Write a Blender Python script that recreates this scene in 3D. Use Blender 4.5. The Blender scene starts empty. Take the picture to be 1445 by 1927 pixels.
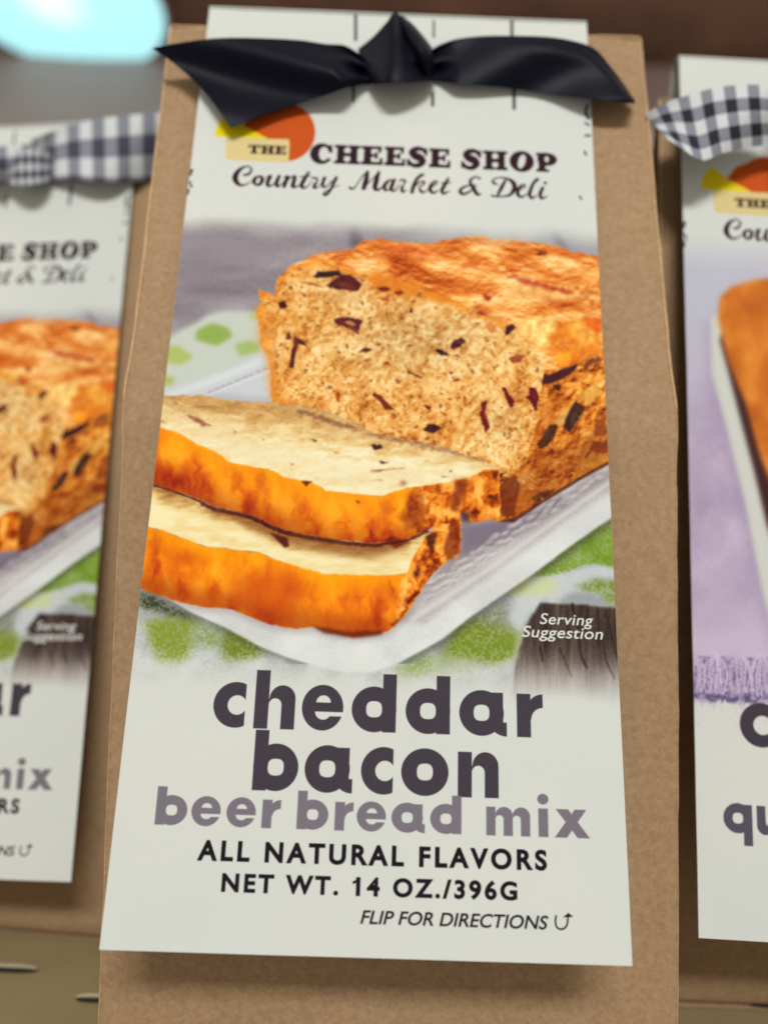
import bpy, bmesh, math, random
import numpy as np
from mathutils import Vector, Matrix
R = math.radians
sc = bpy.context.scene
COL = sc.collection
mm = 0.001
# ---------------------------------------------------------------- camera, world, lamps, exposure
CAM_H = 111.0 * mm
PITCH, ROLL, FPX, CX, CY = R(3.5), R(2.2), 1392.0, 722.5, 963.5
fwd = Vector((0, math.cos(PITCH), math.sin(PITCH))); right0 = Vector((1, 0, 0)); up0 = Vector((0, -math.sin(PITCH), math.cos(PITCH)))
rgt = right0 * math.cos(ROLL) + up0 * math.sin(ROLL); upv = up0 * math.cos(ROLL) - right0 * math.sin(ROLL)
cam_d = bpy.data.cameras.new('camera'); cam = bpy.data.objects.new('camera', cam_d); COL.objects.link(cam)
cam.matrix_world = Matrix(((rgt.x, upv.x, -fwd.x, 0), (rgt.y, upv.y, -fwd.y, 0), (rgt.z, upv.z, -fwd.z, CAM_H), (0, 0, 0, 1)))
cam_d.sensor_fit = 'VERTICAL'; cam_d.sensor_height = 36.0; cam_d.lens = 36.0 * FPX / 1927.0
cam_d.clip_start = 0.005; cam_d.clip_end = 20
cam_d.dof.use_dof = True; cam_d.dof.focus_distance = 0.152; cam_d.dof.aperture_fstop = 5.4
sc.camera = cam
world = bpy.data.worlds.new('World'); sc.world = world; world.use_nodes = True
world.node_tree.nodes['Background'].inputs[0].default_value = (0.95, 0.89, 0.81, 1); world.node_tree.nodes['Background'].inputs[1].default_value = 0.50
def area(name, loc, target, sx, sy, power, col):
    d = bpy.data.lights.new(name, 'AREA'); d.shape = 'RECTANGLE'; d.size = sx; d.size_y = sy; d.energy = power; d.color = col
    o = bpy.data.objects.new(name, d); COL.objects.link(o); o.location = loc
    o.rotation_euler = (Vector(target) - Vector(loc)).to_track_quat('-Z', 'Y').to_euler(); return o
area('ceiling_light_panel', (0.14, -1.75, 1.72), (0, .17, .10), 1.1, .32, 60.5, (.965, .995, 1.0))
area('ceiling_light_panel', (-0.95, 0.0, .95), (0, .17, .10), .5, .5, 1.6, (.93, 1.0, .98))
sc.view_settings.view_transform = 'Standard'; sc.view_settings.look = 'None'; sc.view_settings.exposure = 0; sc.view_settings.gamma = 1
sc.cycles.use_denoising = True
def at(px, py, y):
    """the point at world depth y that was measured at (px, py) of the survey photograph"""
    d = rgt * ((px - CX) / FPX) + upv * (-(py - CY) / FPX) + fwd
    return Vector((0, 0, CAM_H)) + d * (y / d.y)
# ---------------------------------------------------------------- printed artwork (computed, no files)
# The label artwork is drawn in two steps: the bread picture on a small canvas in tracing units, then
# everything in label millimetres (U to the right 0..100, V down 0..223).
LW, LH, TPM = 100.0, 223.0, 10.0
HM = np.array([[7.13859091e+00, -1.16521766e+00, 3.93e+02], [3.11574425e-01, 5.60662829e+00, 1.4e+01],
               [3.49872290e-05, -1.30816568e-03, 1.0]])      # label mm -> tracing units
HI = np.linalg.inv(HM)
def lab(x, y):
    p = HI @ np.array([x, y, 1.0]); return p[:2] / p[2]
def srgb2lin(c):
    c = np.asarray(c, dtype=np.float32); return np.where(c <= 0.04045, c / 12.92, ((c + 0.055) / 1.055) ** 2.4)
def lin2srgb(c):
    c = np.clip(c, 0, 1); return np.where(c <= 0.0031308, c * 12.92, 1.055 * np.power(c, 1 / 2.4) - 0.055)
_T = np.random.RandomState(7).rand(16, 257, 257).astype(np.float32)
def vn(X, Y, s):
    t = _T[s % 16]; X = X + 37.3 * s + 1000; Y = Y + 91.7 * s + 1000
    xi = np.floor(X); yi = np.floor(Y); fx = X - xi; fy = Y - yi
    fx = fx * fx * (3 - 2 * fx); fy = fy * fy * (3 - 2 * fy)
    xi = xi.astype(np.int64) & 255; yi = yi.astype(np.int64) & 255
    a = t[yi, xi]; b = t[yi, xi + 1]; c = t[yi + 1, xi]; d = t[yi + 1, xi + 1]
    return (a + (b - a) * fx) * (1 - fy) + (c + (d - c) * fx) * fy
def fb(X, Y, s, o=3, g=.5):
    r = 0; w = 0; a = 1.0
    for k in range(o):
        r = r + a * vn(X * 2 ** k, Y * 2 ** k, s + k); w += a; a *= g
    return r / w
def ss(a, b, x):
    t = np.clip((x - a) / (b - a), 0, 1); return t * t * (3 - 2 * t)
def blurm(m, s):
    if s <= 0: return m
    p = int(3 * s) + 1; q = np.pad(m, p, mode='edge')
    fy = np.fft.fftfreq(q.shape[0])[:, None]; fx = np.fft.rfftfreq(q.shape[1])[None]
    g = np.exp(-2 * (np.pi * s) ** 2 * (fx * fx + fy * fy))
    return np.fft.irfft2(np.fft.rfft2(q) * g, s=q.shape)[p:-p, p:-p]
def smooth_poly(P, n=5, closed=True):
    P = np.array(P, float)
    if closed: Q = np.vstack([P[-1:], P, P[:2]])
    else: Q = np.vstack([2 * P[:1] - P[1:2], P, 2 * P[-1:] - P[-2:-1]])
    out = []
    for i in range(1, len(Q) - 2):
        p0, p1, p2, p3 = Q[i - 1], Q[i], Q[i + 1], Q[i + 2]
        for t in np.arange(n) / n:
            out.append(.5 * (2 * p1 + (p2 - p0) * t + (2 * p0 - 5 * p1 + 4 * p2 - p3) * t * t + (3 * p1 - p0 - 3 * p2 + p3) * t ** 3))
    if not closed: out.append(P[-1])
    return np.array(out)
class Canvas:
    def __init__(s, x0, y0, x1, y1):
        s.x0, s.y0 = x0, y0; s.w, s.h = x1 - x0, y1 - y0
        s.X, s.Y = np.meshgrid(np.arange(s.w) + x0 + .5, np.arange(s.h) + y0 + .5)
        s.C = np.zeros((s.h, s.w, 3)); s.rs = np.random.RandomState(3)
    def poly(s, P, soft=.6, rough=0, rscale=14, curve=False, seed=1):
        P = smooth_poly(P) if curve else np.array(P, float)
        P = P - [s.x0, s.y0]; m = np.zeros((s.h, s.w)); j = np.arange(s.w)
        g = int(3.2 * soft + rough + 4); wi0, wi1 = max(0, int(P[:, 1].min()) - g), min(s.h, int(P[:, 1].max()) + g); wj0, wj1 = max(0, int(P[:, 0].min()) - g), min(s.w, int(P[:, 0].max()) + g)
        if wi1 <= wi0 or wj1 <= wj0: return m
        W = (slice(wi0, wi1), slice(wj0, wj1))
        A = P; B = np.roll(P, -1, 0)
        y0 = max(0, int(P[:, 1].min()) - 1); y1 = min(s.h, int(P[:, 1].max()) + 2)
        for y in range(y0, y1):
            for k in (.17, .5, .83):
                yy = y + k; c = (A[:, 1] <= yy) != (B[:, 1] <= yy)
                if not c.any(): continue
                a = A[c]; b = B[c]; xs = np.sort(a[:, 0] + (yy - a[:, 1]) * (b[:, 0] - a[:, 0]) / (b[:, 1] - a[:, 1]))
                for i in range(0, len(xs) - 1, 2):
                    lo, hi = int(max(0, xs[i])), int(min(s.w, xs[i + 1] + 1))
                    if hi > lo: m[y, lo:hi] += np.clip(np.minimum(xs[i + 1], j[lo:hi] + 1) - np.maximum(xs[i], j[lo:hi]), 0, 1) / 3
        if rough:
            Xw, Yw = s.X[W], s.Y[W]; dx = (fb(Xw / rscale, Yw / rscale, seed, 3, .6) - .5) * 2 * rough; dy = (fb(Xw / rscale, Yw / rscale, seed + 5, 3, .6) - .5) * 2 * rough
            m[W] = s.samp(m, Xw + dx, Yw + dy)
        m[W] = blurm(m[W], soft)
        return np.clip(m, 0, 1)
    def samp(s, m, X, Y):
        x = np.clip(X - s.x0 - .5, 0, s.w - 1.001); y = np.clip(Y - s.y0 - .5, 0, s.h - 1.001)
        xi = x.astype(int); yi = y.astype(int); fx = x - xi; fy = y - yi
        if m.ndim == 3: fx = fx[..., None]; fy = fy[..., None]
        return (m[yi, xi] * (1 - fx) + m[yi, xi + 1] * fx) * (1 - fy) + (m[yi + 1, xi] * (1 - fx) + m[yi + 1, xi + 1] * fx) * fy
    def put(s, col, m):
        col = np.asarray(col, float)
        if col.ndim == 1: col = col[None, None] / 255.
        r = np.nonzero((m > .002).any(1))[0]; c = np.nonzero((m > .002).any(0))[0]
        if not len(r): return
        W = (slice(r[0], r[-1] + 1), slice(c[0], c[-1] + 1)); m = np.clip(m[W], 0, 1)[..., None]
        if col.shape[:2] != (1, 1): col = col[W]
        s.C[W] = s.C[W] * (1 - m) + col * m
    def blob(s, x, y, rx, ry, a, col, al=1., soft=.35, seed=0, rough=.5):
        R = max(rx, ry) * 1.7 + 3
        i0, i1 = int(max(0, y - R - s.y0)), int(min(s.h, y + R - s.y0)); j0, j1 = int(max(0, x - R - s.x0)), int(min(s.w, x + R - s.x0))
        if i1 <= i0 or j1 <= j0: return
        X = s.X[i0:i1, j0:j1] - x; Y = s.Y[i0:i1, j0:j1] - y
        c, n = math.cos(a), math.sin(a); u = (X * c + Y * n) / rx; v = (-X * n + Y * c) / ry
        d = np.sqrt(u * u + v * v)
        if rough: d = d + (vn(s.X[i0:i1, j0:j1] / 5., s.Y[i0:i1, j0:j1] / 5., seed % 16) - .5) * rough
        m = (1 - ss(1 - soft, 1 + soft, d))[..., None] * al
        s.C[i0:i1, j0:j1] = s.C[i0:i1, j0:j1] * (1 - m) + np.array(col) / 255. * m
def ramp(t, stops):
    xs = [a for a, _ in stops]; return np.stack([np.interp(t, xs, [c[k] for _, c in stops]) for k in range(3)], -1) / 255.
def pts(L, ox, oy, sc):
    return [(ox + a / sc, oy + b / sc) for a, b in L]
def relief(F, X, Y, dx, dy, k):
    return (F(X, Y) - F(X + dx, Y + dy)) * k

def paint_bread():
    cv = Canvas(240, 380, 1190, 1340); X, Y = cv.X, cv.Y; B = cv.rs
    WHITE = (198, 199, 190)
    # weathered table behind
    g = fb(X / 160, Y / 30, 1, 3); g2 = fb(X / 5, Y / 4, 3, 2)
    cv.C = ramp(g * .8 + g2 * .2, [(.2, (112, 102, 110)), (.5, (136, 128, 133)), (.8, (158, 150, 155))])
    cv.put((152, 148, 156), ss(520, 700, Y) * .7 * ss(560, 380, X)); cv.put((160, 157, 162), ss(690, 900, X) * .75)
    cv.put((88, 78, 92), cv.poly([(655, 430), (672, 425), (690, 480), (660, 470)], 5) * .65)
    cv.put((90, 85, 100), cv.poly([(1035, 435), (1050, 440), (1072, 480), (1050, 470)], 5) * .6)
    cv.put((120, 108, 118), cv.poly([(330, 430), (470, 420), (560, 440), (420, 560), (330, 600)], 25) * .5)
    # green checked cloth behind the plate
    m = cv.poly([(300, 650), (322, 632), (360, 612), (395, 592), (425, 586), (500, 588), (520, 700), (300, 770)], 4, 3)
    cv.put((186, 190, 181), m)
    for p, r, c in (([(370, 622), (400, 608), (430, 618), (438, 634), (408, 652), (368, 640)], 3.5, (140, 160, 85)), ([(440, 650), (470, 640), (490, 650), (486, 664), (452, 672)], 3.5, (155, 172, 110)),
                    ([(300, 655), (335, 650), (365, 672), (340, 688), (300, 680)], 3.5, (165, 175, 105)), ([(300, 705), (330, 712), (325, 725), (300, 725)], 4, (160, 172, 100)), ([(470, 588), (490, 588), (490, 604), (470, 600)], 4, (170, 182, 120))):
        cv.put(c, cv.poly(p, r) * m)
    # lower cloth and dark boards
    n = fb(X / 40, Y / 40, 4, 3); fine = fb(X / 3, Y / 3, 6, 2)
    cl = ramp(n * .7 + fine * .3, [(.25, (150, 152, 150)), (.6, (190, 192, 196)), (.9, (205, 206, 205))])
    cv.put(cl, cv.poly([(230, 1090), (700, 1240), (1160, 960), (1200, 960), (1200, 1350), (230, 1350)], 3))
    wood = ramp(fb(X / 7, Y / 90, 8, 4) * .8 + fine * .2, [(.2, (50, 39, 36)), (.5, (73, 61, 56)), (.8, (100, 86, 76))])
    wood = wood + (ss(1200, 1290, Y) * .24)[..., None]
    ox, oy, sc = 700, 980, 3.01
    wm = cv.poly(pts([(950, 470), (1080, 480), (1200, 480), (1300, 495), (1450, 505), (1450, 1100), (770, 1100), (800, 900), (820, 760), (855, 660), (870, 600), (905, 540)], ox, oy, sc), 2, 2)
    GRN = .72 + .5 * ss(.35, .6, fb(X / 4, Y / 4, 9, 2))
    def green(P, soft, c, al=1., rough=7):
        mm = cv.poly(P, soft, rough, 18) * al * GRN
        cv.put(c, mm)
    green(pts([(400, 790), (430, 640), (560, 540), (700, 600), (850, 640), (830, 760), (700, 820), (590, 800)], ox, oy, sc), 9, (112, 128, 38))
    green(pts([(120, 860), (260, 760), (350, 770), (360, 870), (200, 930)], ox, oy, sc), 9, (120, 140, 60), .8)
    green(pts([(560, 560), (660, 480), (780, 520), (700, 640)], ox, oy, sc), 8, (100, 104, 70), .55)
    green(pts([(740, 390), (900, 330), (1130, 340), (1060, 420), (900, 440), (800, 420)], ox, oy, sc), 5, (170, 180, 90), .8)
    green(pts([(900, 330), (1130, 130), (1360, 0), (1400, 0), (1400, 280), (1230, 250), (1100, 300)], ox, oy, sc), 3, (110, 138, 42))
    dots = ((np.sin((X + Y * .55) * .95) * np.sin((Y - X * .5) * 1.05)) > .35)
    cv.put((182, 192, 170), cv.poly(pts([(1000, 280), (1160, 130), (1260, 250), (1100, 290)], ox, oy, sc), 4, 3) * blurm(dots * 1., .6) * .8)
    cv.put((182, 192, 150), cv.poly(pts([(1240, 60), (1400, 0), (1400, 220), (1280, 200)], ox, oy, sc), 4, 3) * blurm(dots * 1., .6) * .5)
    cv.put((188, 190, 196), cv.poly(pts([(900, 335), (1100, 300), (1250, 262), (1400, 275), (1400, 320), (1250, 345), (1130, 420), (980, 460), (900, 520), (830, 640), (770, 560), (830, 440)], ox, oy, sc), 4, 4) * .85)
    cv.put((190, 198, 140), cv.poly(pts([(800, 400), (960, 330), (1050, 340), (1000, 420), (860, 430)], ox, oy, sc), 6, 4) * .7)
    green(pts([(1130, 380), (1250, 340), (1400, 345), (1400, 500), (1330, 480), (1290, 420)], ox, oy, sc), 5, (112, 130, 52), .75)
    cv.put((140, 142, 150), cv.poly(pts([(1040, 480), (1130, 420), (1240, 410), (1330, 470), (1330, 490), (1200, 480)], ox, oy, sc), 4, 3) * .8)
    cv.put((150, 150, 165), cv.poly(pts([(860, 600), (980, 440), (1010, 460), (900, 560), (850, 760), (800, 900), (770, 900)], ox, oy, sc), 4, 3) * .6)
    cv.put(wood, wm)
    for P in ([(1165, 640), (1180, 760), (1215, 840)], [(1300, 660), (1325, 800), (1370, 900)], [(1130, 480), (1140, 520), (1165, 620)], [(1320, 520), (1350, 640), (1385, 780)], [(950, 720), (965, 800)], [(1060, 730), (1130, 890)]):
        L = smooth_poly(pts(P, ox, oy, sc), 20, False)
        for i, (x, y) in enumerate(L): cv.blob(x, y, 2.2, 4.0, .2, (44, 34, 34), .2)
    ox, oy = 240, 980
    green(pts([(60, 400), (150, 410), (260, 480), (400, 560), (540, 640), (520, 600), (300, 560), (70, 490)], ox, oy, sc), 6, (52, 58, 34), .95, 3)
    green(pts([(85, 560), (370, 545), (375, 700), (330, 800), (180, 800), (130, 660)], ox, oy, sc), 9, (122, 137, 48))
    green(pts([(530, 590), (700, 640), (790, 730), (700, 790), (545, 790)], ox, oy, sc), 9, (104, 118, 36))
    green(pts([(360, 540), (540, 620), (530, 720), (390, 720)], ox, oy, sc), 8, (132, 144, 96), .85)
    green(pts([(60, 480), (230, 520), (200, 560), (60, 560)], ox, oy, sc), 5, (150, 152, 158), .6)
    ox, oy = 700, 980
    green(pts([(330, 770), (560, 790), (600, 860), (360, 880)], ox, oy, sc), 7, (150, 160, 116), .6)
    green(pts([(820, 640), (870, 640), (820, 800), (790, 820)], ox, oy, sc), 6, (156, 166, 120), .6)
    weave = (np.sin(X * 1.25 + Y * .5) * np.sin(Y * 1.35 - X * .45) > .25) * 1.
    cv.put((196, 204, 180), blurm(weave, .5) * .22 * (1 - wm) * ss(1100, 1130, Y))
    # plate
    pf = fb(X / 60, Y / 60, 2, 3)
    plate = ramp(pf * .75 + fine * .25, [(.2, (192, 191, 192)), (.6, (207, 208, 207)), (.9, (213, 213, 212))])
    pm = cv.poly([(260, 1100), (306, 1118), (356, 1149), (422, 1179), (489, 1216), (539, 1236), (605, 1257), (650, 1266), (700, 1266), (743, 1252), (833, 1203), (886, 1161), (933, 1129), (986, 1093), (1032, 1060), (1082, 1023), (1147, 978), (1200, 940), (1200, 860), (900, 900), (700, 1000), (300, 1100)], 2)
    sh = blurm(cv.samp(pm, X - 6, Y - 10), 7)
    cv.put((62, 60, 62), sh * (1 - pm) * .6 * (Y < 1250))
    cv.put(plate, pm)
    inner = cv.poly([(700, 1180), (763, 1170), (800, 1176), (860, 1128), (960, 1060), (1060, 985), (1150, 925), (1200, 890), (1200, 840), (900, 900), (700, 1100)], 5)
    cv.put(ramp(pf * .6 + fine * .4, [(.3, (158, 150, 153)), (.8, (188, 181, 182))]), inner * pm * .8)
    cv.put((112, 100, 116), cv.poly([(860, 990), (940, 976), (985, 972), (1060, 930), (1060, 950), (940, 1020), (866, 1050)], 7) * .85)
    cv.put((120, 108, 112), cv.poly([(840, 1050), (870, 1030), (990, 975), (1145, 885), (1145, 905), (990, 1000), (850, 1080), (800, 1120)], 5) * .5)
    # beaded relief running along the rim
    d = np.array([1142 - 780, 893 - 1150]) / math.hypot(362, 257)
    for k in range(46):
        t = k / 45.; x = 800 + t * 345 + B.randn() * 2; y = 1108 - t * 238 + B.randn() * 3
        for o in (0, 16):
            cv.blob(x + o * .5, y + o * .75, 8, 4, -.5, (205, 202, 204), .38, .5); cv.blob(x + o * .5 - 3, y + o * .75 + 6, 8, 2.4, -.6, (146, 134, 140), .32, .6)
    cv.put((206, 205, 203), cv.poly([(770, 1163), (900, 1080), (1147, 906), (1147, 914), (905, 1088), (775, 1172)], 3) * .7)
    # plate behind the slices, upper left
    m = cv.poly([(298, 760), (306, 742), (340, 724), (420, 697), (500, 664), (530, 700), (530, 770), (298, 770)], 3)
    cv.put((190, 192, 197), m); cv.put((204, 208, 208), cv.poly([(300, 748), (420, 703), (500, 672), (500, 682), (420, 716), (310, 752)], 3) * .8)
    for k in range(11):
        cv.blob(395 + k * 13, 738 - k * 5.4, 6, 2.4, -.35, (160, 152, 166), .7, .6); cv.blob(398 + k * 13, 742 - k * 5, 6, 2, -.35, (210, 210, 214), .6, .6)
    cv.put((168, 165, 180), cv.poly([(340, 752), (420, 742), (520, 752), (520, 762), (340, 760)], 5) * .8)
    # ------------------------------------------------ loaf, right side crust
    f1 = lambda x, y: fb(x / 9, y / 9, 5, 4, .3)
    f2 = lambda x, y: fb(x / 26, y / 20, 9, 4, .55)
    rl = relief(f1, X, Y, 1.5, 2, 1.1); F1 = f1(X, Y)
    sidec = ramp(np.clip(f2(X, Y) * .75 + rl * .9 + .12, 0, 1), [(.14, (96, 38, 16)), (.32, (162, 82, 28)), (.48, (204, 124, 46)), (.66, (226, 162, 78)), (.92, (244, 204, 132))])
    sm = cv.poly([(1015, 690), (1050, 697), (1082, 686), (1150, 650), (1150, 872), (1099, 899), (1032, 939), (966, 981), (930, 984), (925, 890), (985, 860)], 1., 4, 10)
    cv.put(sidec, sm)
    ox, oy, sc = 940, 620, 5.073
    def patch(P, c, al=1., soft=.8, rough=3, tex=.25):
        mm = cv.poly(pts(P, ox, oy, sc), soft * 1.25, rough * 1.5 + .6, 6) * al
        r = np.nonzero((mm > .002).any(1))[0]; q = np.nonzero((mm > .002).any(0))[0]
        if not len(r): return
        W = (slice(r[0], r[-1] + 1), slice(q[0], q[-1] + 1)); k = 1 + ((F1[W] - .5)[..., None] * 1.6 * tex + np.clip(rl[W], -.6, .6)[..., None] * tex * .5) * np.array([.55, .95, 1.3]); m = mm[W][..., None]
        cv.C[W] = cv.C[W] * (1 - m) + np.clip(np.array(c)[None, None] / 255. * k, 0, 1) * m
    patch([(500, 900), (580, 820), (700, 735), (660, 860), (610, 950)], (212, 165, 95))
    patch([(740, 650), (900, 510), (980, 610), (900, 700), (830, 760)], (205, 150, 72))
    patch([(740, 1290), (860, 1230), (1030, 1200), (1030, 1290), (820, 1390), (660, 1460)], (204, 140, 58))
    patch([(860, 1050), (910, 900), (900, 1080), (800, 1250), (740, 1250)], (190, 120, 55), .7)
    patch([(880, 1090), (1030, 1090), (1030, 1200), (880, 1200)], (120, 56, 26), .8)
    patch([(900, 900), (1010, 800), (1020, 1020), (900, 1050)], (134, 66, 30), .8)
    patch([(600, 940), (660, 780), (720, 700), (810, 760), (760, 860), (660, 1005)], (62, 40, 34), 1., 1, 1)
    patch([(690, 800), (740, 760), (780, 790), (720, 850)], (104, 54, 30), .6)
    patch([(345, 1110), (400, 1050), (470, 930), (530, 912), (555, 940), (510, 1050), (440, 1140), (380, 1155)], (50, 34, 30), 1., .8, 1)
    patch([(155, 1190), (210, 1180), (240, 1250), (200, 1245)], (40, 20, 22), 1., .6, 1)
    patch([(380, 560), (395, 440), (470, 450), (600, 390), (740, 350), (700, 420), (560, 510), (440, 540)], (66, 32, 34), 1., .9, 2)
    patch([(500, 545), (580, 545), (575, 600), (510, 600)], (52, 20, 22), 1., .7, 1)
    patch([(790, 330), (960, 270), (960, 310), (800, 390)], (100, 62, 58), .75)
    patch([(800, 1250), (890, 1110), (880, 1160), (830, 1240)], (60, 40, 28), .9, .6, 1)
    patch([(300, 1590), (420, 1560), (560, 1530), (400, 1640), (320, 1660)], (62, 40, 28), .8)
    patch([(140, 1600), (330, 1560), (300, 1720), (120, 1780)], (200, 118, 45), .7)
    patch([(0, 1440), (150, 1400), (200, 1500), (130, 1800), (0, 1800)], (100, 42, 22), .75)
    cv.put((60, 24, 20), cv.poly([(930, 984), (966, 978), (1032, 935), (1099, 895), (1150, 868), (1150, 874), (1099, 902), (1032, 942), (966, 985)], 1.5) * .8)
    cv.put((112, 46, 18), cv.poly([(935, 905), (985, 880), (1060, 850), (1145, 800), (1150, 872), (1032, 939), (966, 981), (930, 984)], 14, 8, 14) * .42 * sm)
    cv.put((150, 66, 22), cv.poly([(990, 840), (1030, 740), (1060, 720), (1050, 800), (1010, 880)], 9, 8, 14) * .35 * sm)
    # ------------------------------------------------ loaf top crust
    ca, sa = math.cos(.20), math.sin(.20); U = X * ca + Y * sa; V = -X * sa + Y * ca
    wv = fb(X / 34, Y / 34, 11, 3) * 11
    f3 = lambda u, v: fb(u / 15, (v + wv) / 7.5, 12, 4, .6)
    f4 = lambda u, v: fb(u / 70, (v + wv) / 24, 3, 3, .55)
    rt = relief(f3, U, V, .8, 1.6, 1.15)
    topc = ramp(np.clip(f4(U, V) * .8 + rt + .1, 0, 1), [(.13, (146, 58, 20)), (.30, (190, 94, 36)), (.46, (212, 132, 60)), (.62, (228, 168, 96)), (.85, (246, 218, 170))])
    tm = cv.poly([(517, 560), (524, 524), (545, 503), (584, 484), (624, 475), (664, 468), (682, 455), (720, 451), (757, 459), (814, 461), (834, 453), (866, 448), (897, 444), (930, 451), (977, 453), (1006, 459), (1050, 468), (1082, 478), (1124, 486), (1160, 492), (1160, 655), (1130, 662), (1082, 688), (1050, 697), (1015, 700), (990, 650), (936, 600), (866, 575), (764, 535), (676, 518), (600, 510), (540, 560)], .9, 4, 12)
    cv.put(topc, tm)
    ox, oy, sc = 700, 380, 3.141
    patch([(40, 275), (200, 262), (370, 270), (340, 340), (180, 320), (60, 300)], (196, 88, 44), .6, 3, 5, .5)
    patch([(540, 380), (640, 370), (600, 400), (520, 400)], (190, 80, 36), .7, 2, 4, .5)
    patch([(780, 430), (900, 460), (1200, 540), (1150, 550), (900, 500)], (160, 48, 26), .85, 2, 4, .5)
    patch([(720, 500), (900, 490), (1150, 560), (1160, 600), (960, 590), (800, 560)], (222, 176, 110), .7, 3, 5, .3)
    patch([(960, 310), (1020, 300), (1030, 318), (990, 330)], (104, 34, 20), .9, 1, 2)
    patch([(655, 550), (705, 570), (690, 600), (655, 580)], (150, 44, 24), .9, 1, 2)
    patch([(460, 560), (590, 600), (600, 640), (520, 620)], (240, 205, 120), .8, 2, 3, .5)
    patch([(890, 700), (1060, 680), (1100, 760), (1000, 870), (860, 790)], (238, 205, 130), .85, 3, 5, .3)
    patch([(1030, 800), (1150, 700), (1350, 720), (1360, 900), (1140, 980), (1060, 900)], (212, 122, 40), .8, 3, 6, .3)
    patch([(1150, 720), (1250, 700), (1360, 820), (1230, 880)], (235, 178, 84), .7, 3, 6, .3)
    patch([(1160, 520), (1340, 460), (1350, 640), (1200, 640)], (214, 140, 74), .6, 4, 6, .8)
    patch([(1240, 680), (1350, 690), (1350, 780), (1270, 760)], (196, 84, 26), .8, 3, 5, .3)
    patch([(1080, 920), (1220, 870), (1150, 980), (1070, 980)], (240, 160, 50), .7, 3, 5, .3)
    # ------------------------------------------------ cut face of the loaf
    w1 = (fb(X / 14, Y / 14, 6, 2) - .5) * 14; w2 = (fb(X / 14, Y / 14, 13, 2) - .5) * 9
    cr = lambda x, y: fb((x + w1) / 7.6, (y + w2) / 7.6, 2, 3, .42)
    cn = cr(X, Y); web = 1 - np.abs(fb((X + w1) / 6.5, (Y + w2) / 6.5, 14, 2, .5) - .5) * 3.2
    cen = np.exp(-(((X - 780) / 150) ** 2 + ((Y - 640) / 70) ** 2)) + .7 * np.exp(-(((X - 935) / 45) ** 2 + ((Y - 800) / 50) ** 2)) + .6 * np.exp(-(((X - 640) / 60) ** 2 + ((Y - 560) / 25) ** 2))
    tone = .03 + cn * .54 + web * .13 + relief(cr, X, Y, 1.2, 1.6, .26) + fb(X / 38, Y / 38, 4, 3) * .52 - .12 + cen * .10
    face = ramp(np.clip(tone, 0, 1), [(.20, (146, 82, 30)), (.34, (194, 124, 54)), (.48, (214, 155, 84)), (.62, (226, 180, 114)), (.85, (240, 214, 164))])
    gr = np.mean(face, -1, keepdims=True); face = face * (1 - .30 * np.clip(cen, 0, 1)[..., None]) + gr * np.array([1.02, 1.0, .86]) * .30 * np.clip(cen, 0, 1)[..., None]
    fp = [(512, 757), (511, 715), (505, 672), (490, 648), (488, 605), (482, 586), (492, 570), (486, 548), (505, 554), (517, 560), (522, 528), (541, 510), (572, 496), (609, 493), (640, 503), (676, 516), (720, 526), (764, 536), (827, 560), (866, 575), (897, 590), (936, 603), (971, 630), (999, 655), (1018, 676), (1022, 696), (1019, 720), (1012, 786), (1000, 830), (988, 872), (952, 900), (916, 874), (833, 845), (766, 832), (700, 818), (672, 799), (622, 778), (556, 764)]
    fm = cv.poly(fp, .8, 3, 8); face = np.stack([blurm(face[..., q], .55) for q in range(3)], -1); cv.put(face, fm)
    # golden rim of crust round the cut
    edge = cv.poly(fp, 9, 3, 8); rim = np.clip(fm * (1 - ss(.55, 1.0, edge)), 0, 1) * ((X < 560) * 1. + (Y < 620)).clip(0, 1)
    cv.put(np.clip(ramp(fb(X / 12, Y / 12, 3, 3), [(.2, (196, 100, 22)), (.7, (232, 150, 50))]) * (1 + rt[..., None]), 0, 1), blurm(rim, 1) * .8)
    cv.put((206, 118, 34), cv.poly([(700, 512), (764, 532), (827, 552), (866, 572), (830, 575), (780, 560), (730, 552), (700, 545)], 4, 4) * .75)
    cv.put(np.clip(np.array([.80, .52, .22])[None, None] * (.75 + .5 * f1(X, Y)[..., None]), 0, 1), cv.poly([(484, 560), (515, 600), (520, 680), (535, 760), (508, 760), (500, 680), (486, 640)], 7, 4) * .6)
    for k in range(1350):                                     # holes in the crumb
        x = 500 + B.rand() * 520; y = 500 + B.rand() * 400
        if fm[min(cv.h - 1, int(y - 380)), int(x - 240)] < .9: continue
        r = 1.1 + B.rand() ** 3 * 3.4; a = B.rand() * 3
        cv.blob(x, y - r * .5, r * 1.5, r * .9, a, (234, 202, 146), .30, .5)
        cv.blob(x, y + .4, r * 1.15, r * .75, a, [(136, 76, 26), (164, 100, 38), (112, 56, 24), (182, 106, 42)][k % 4], .62, .5)
    ox, oy, sc = 620, 560, 5.16
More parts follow.
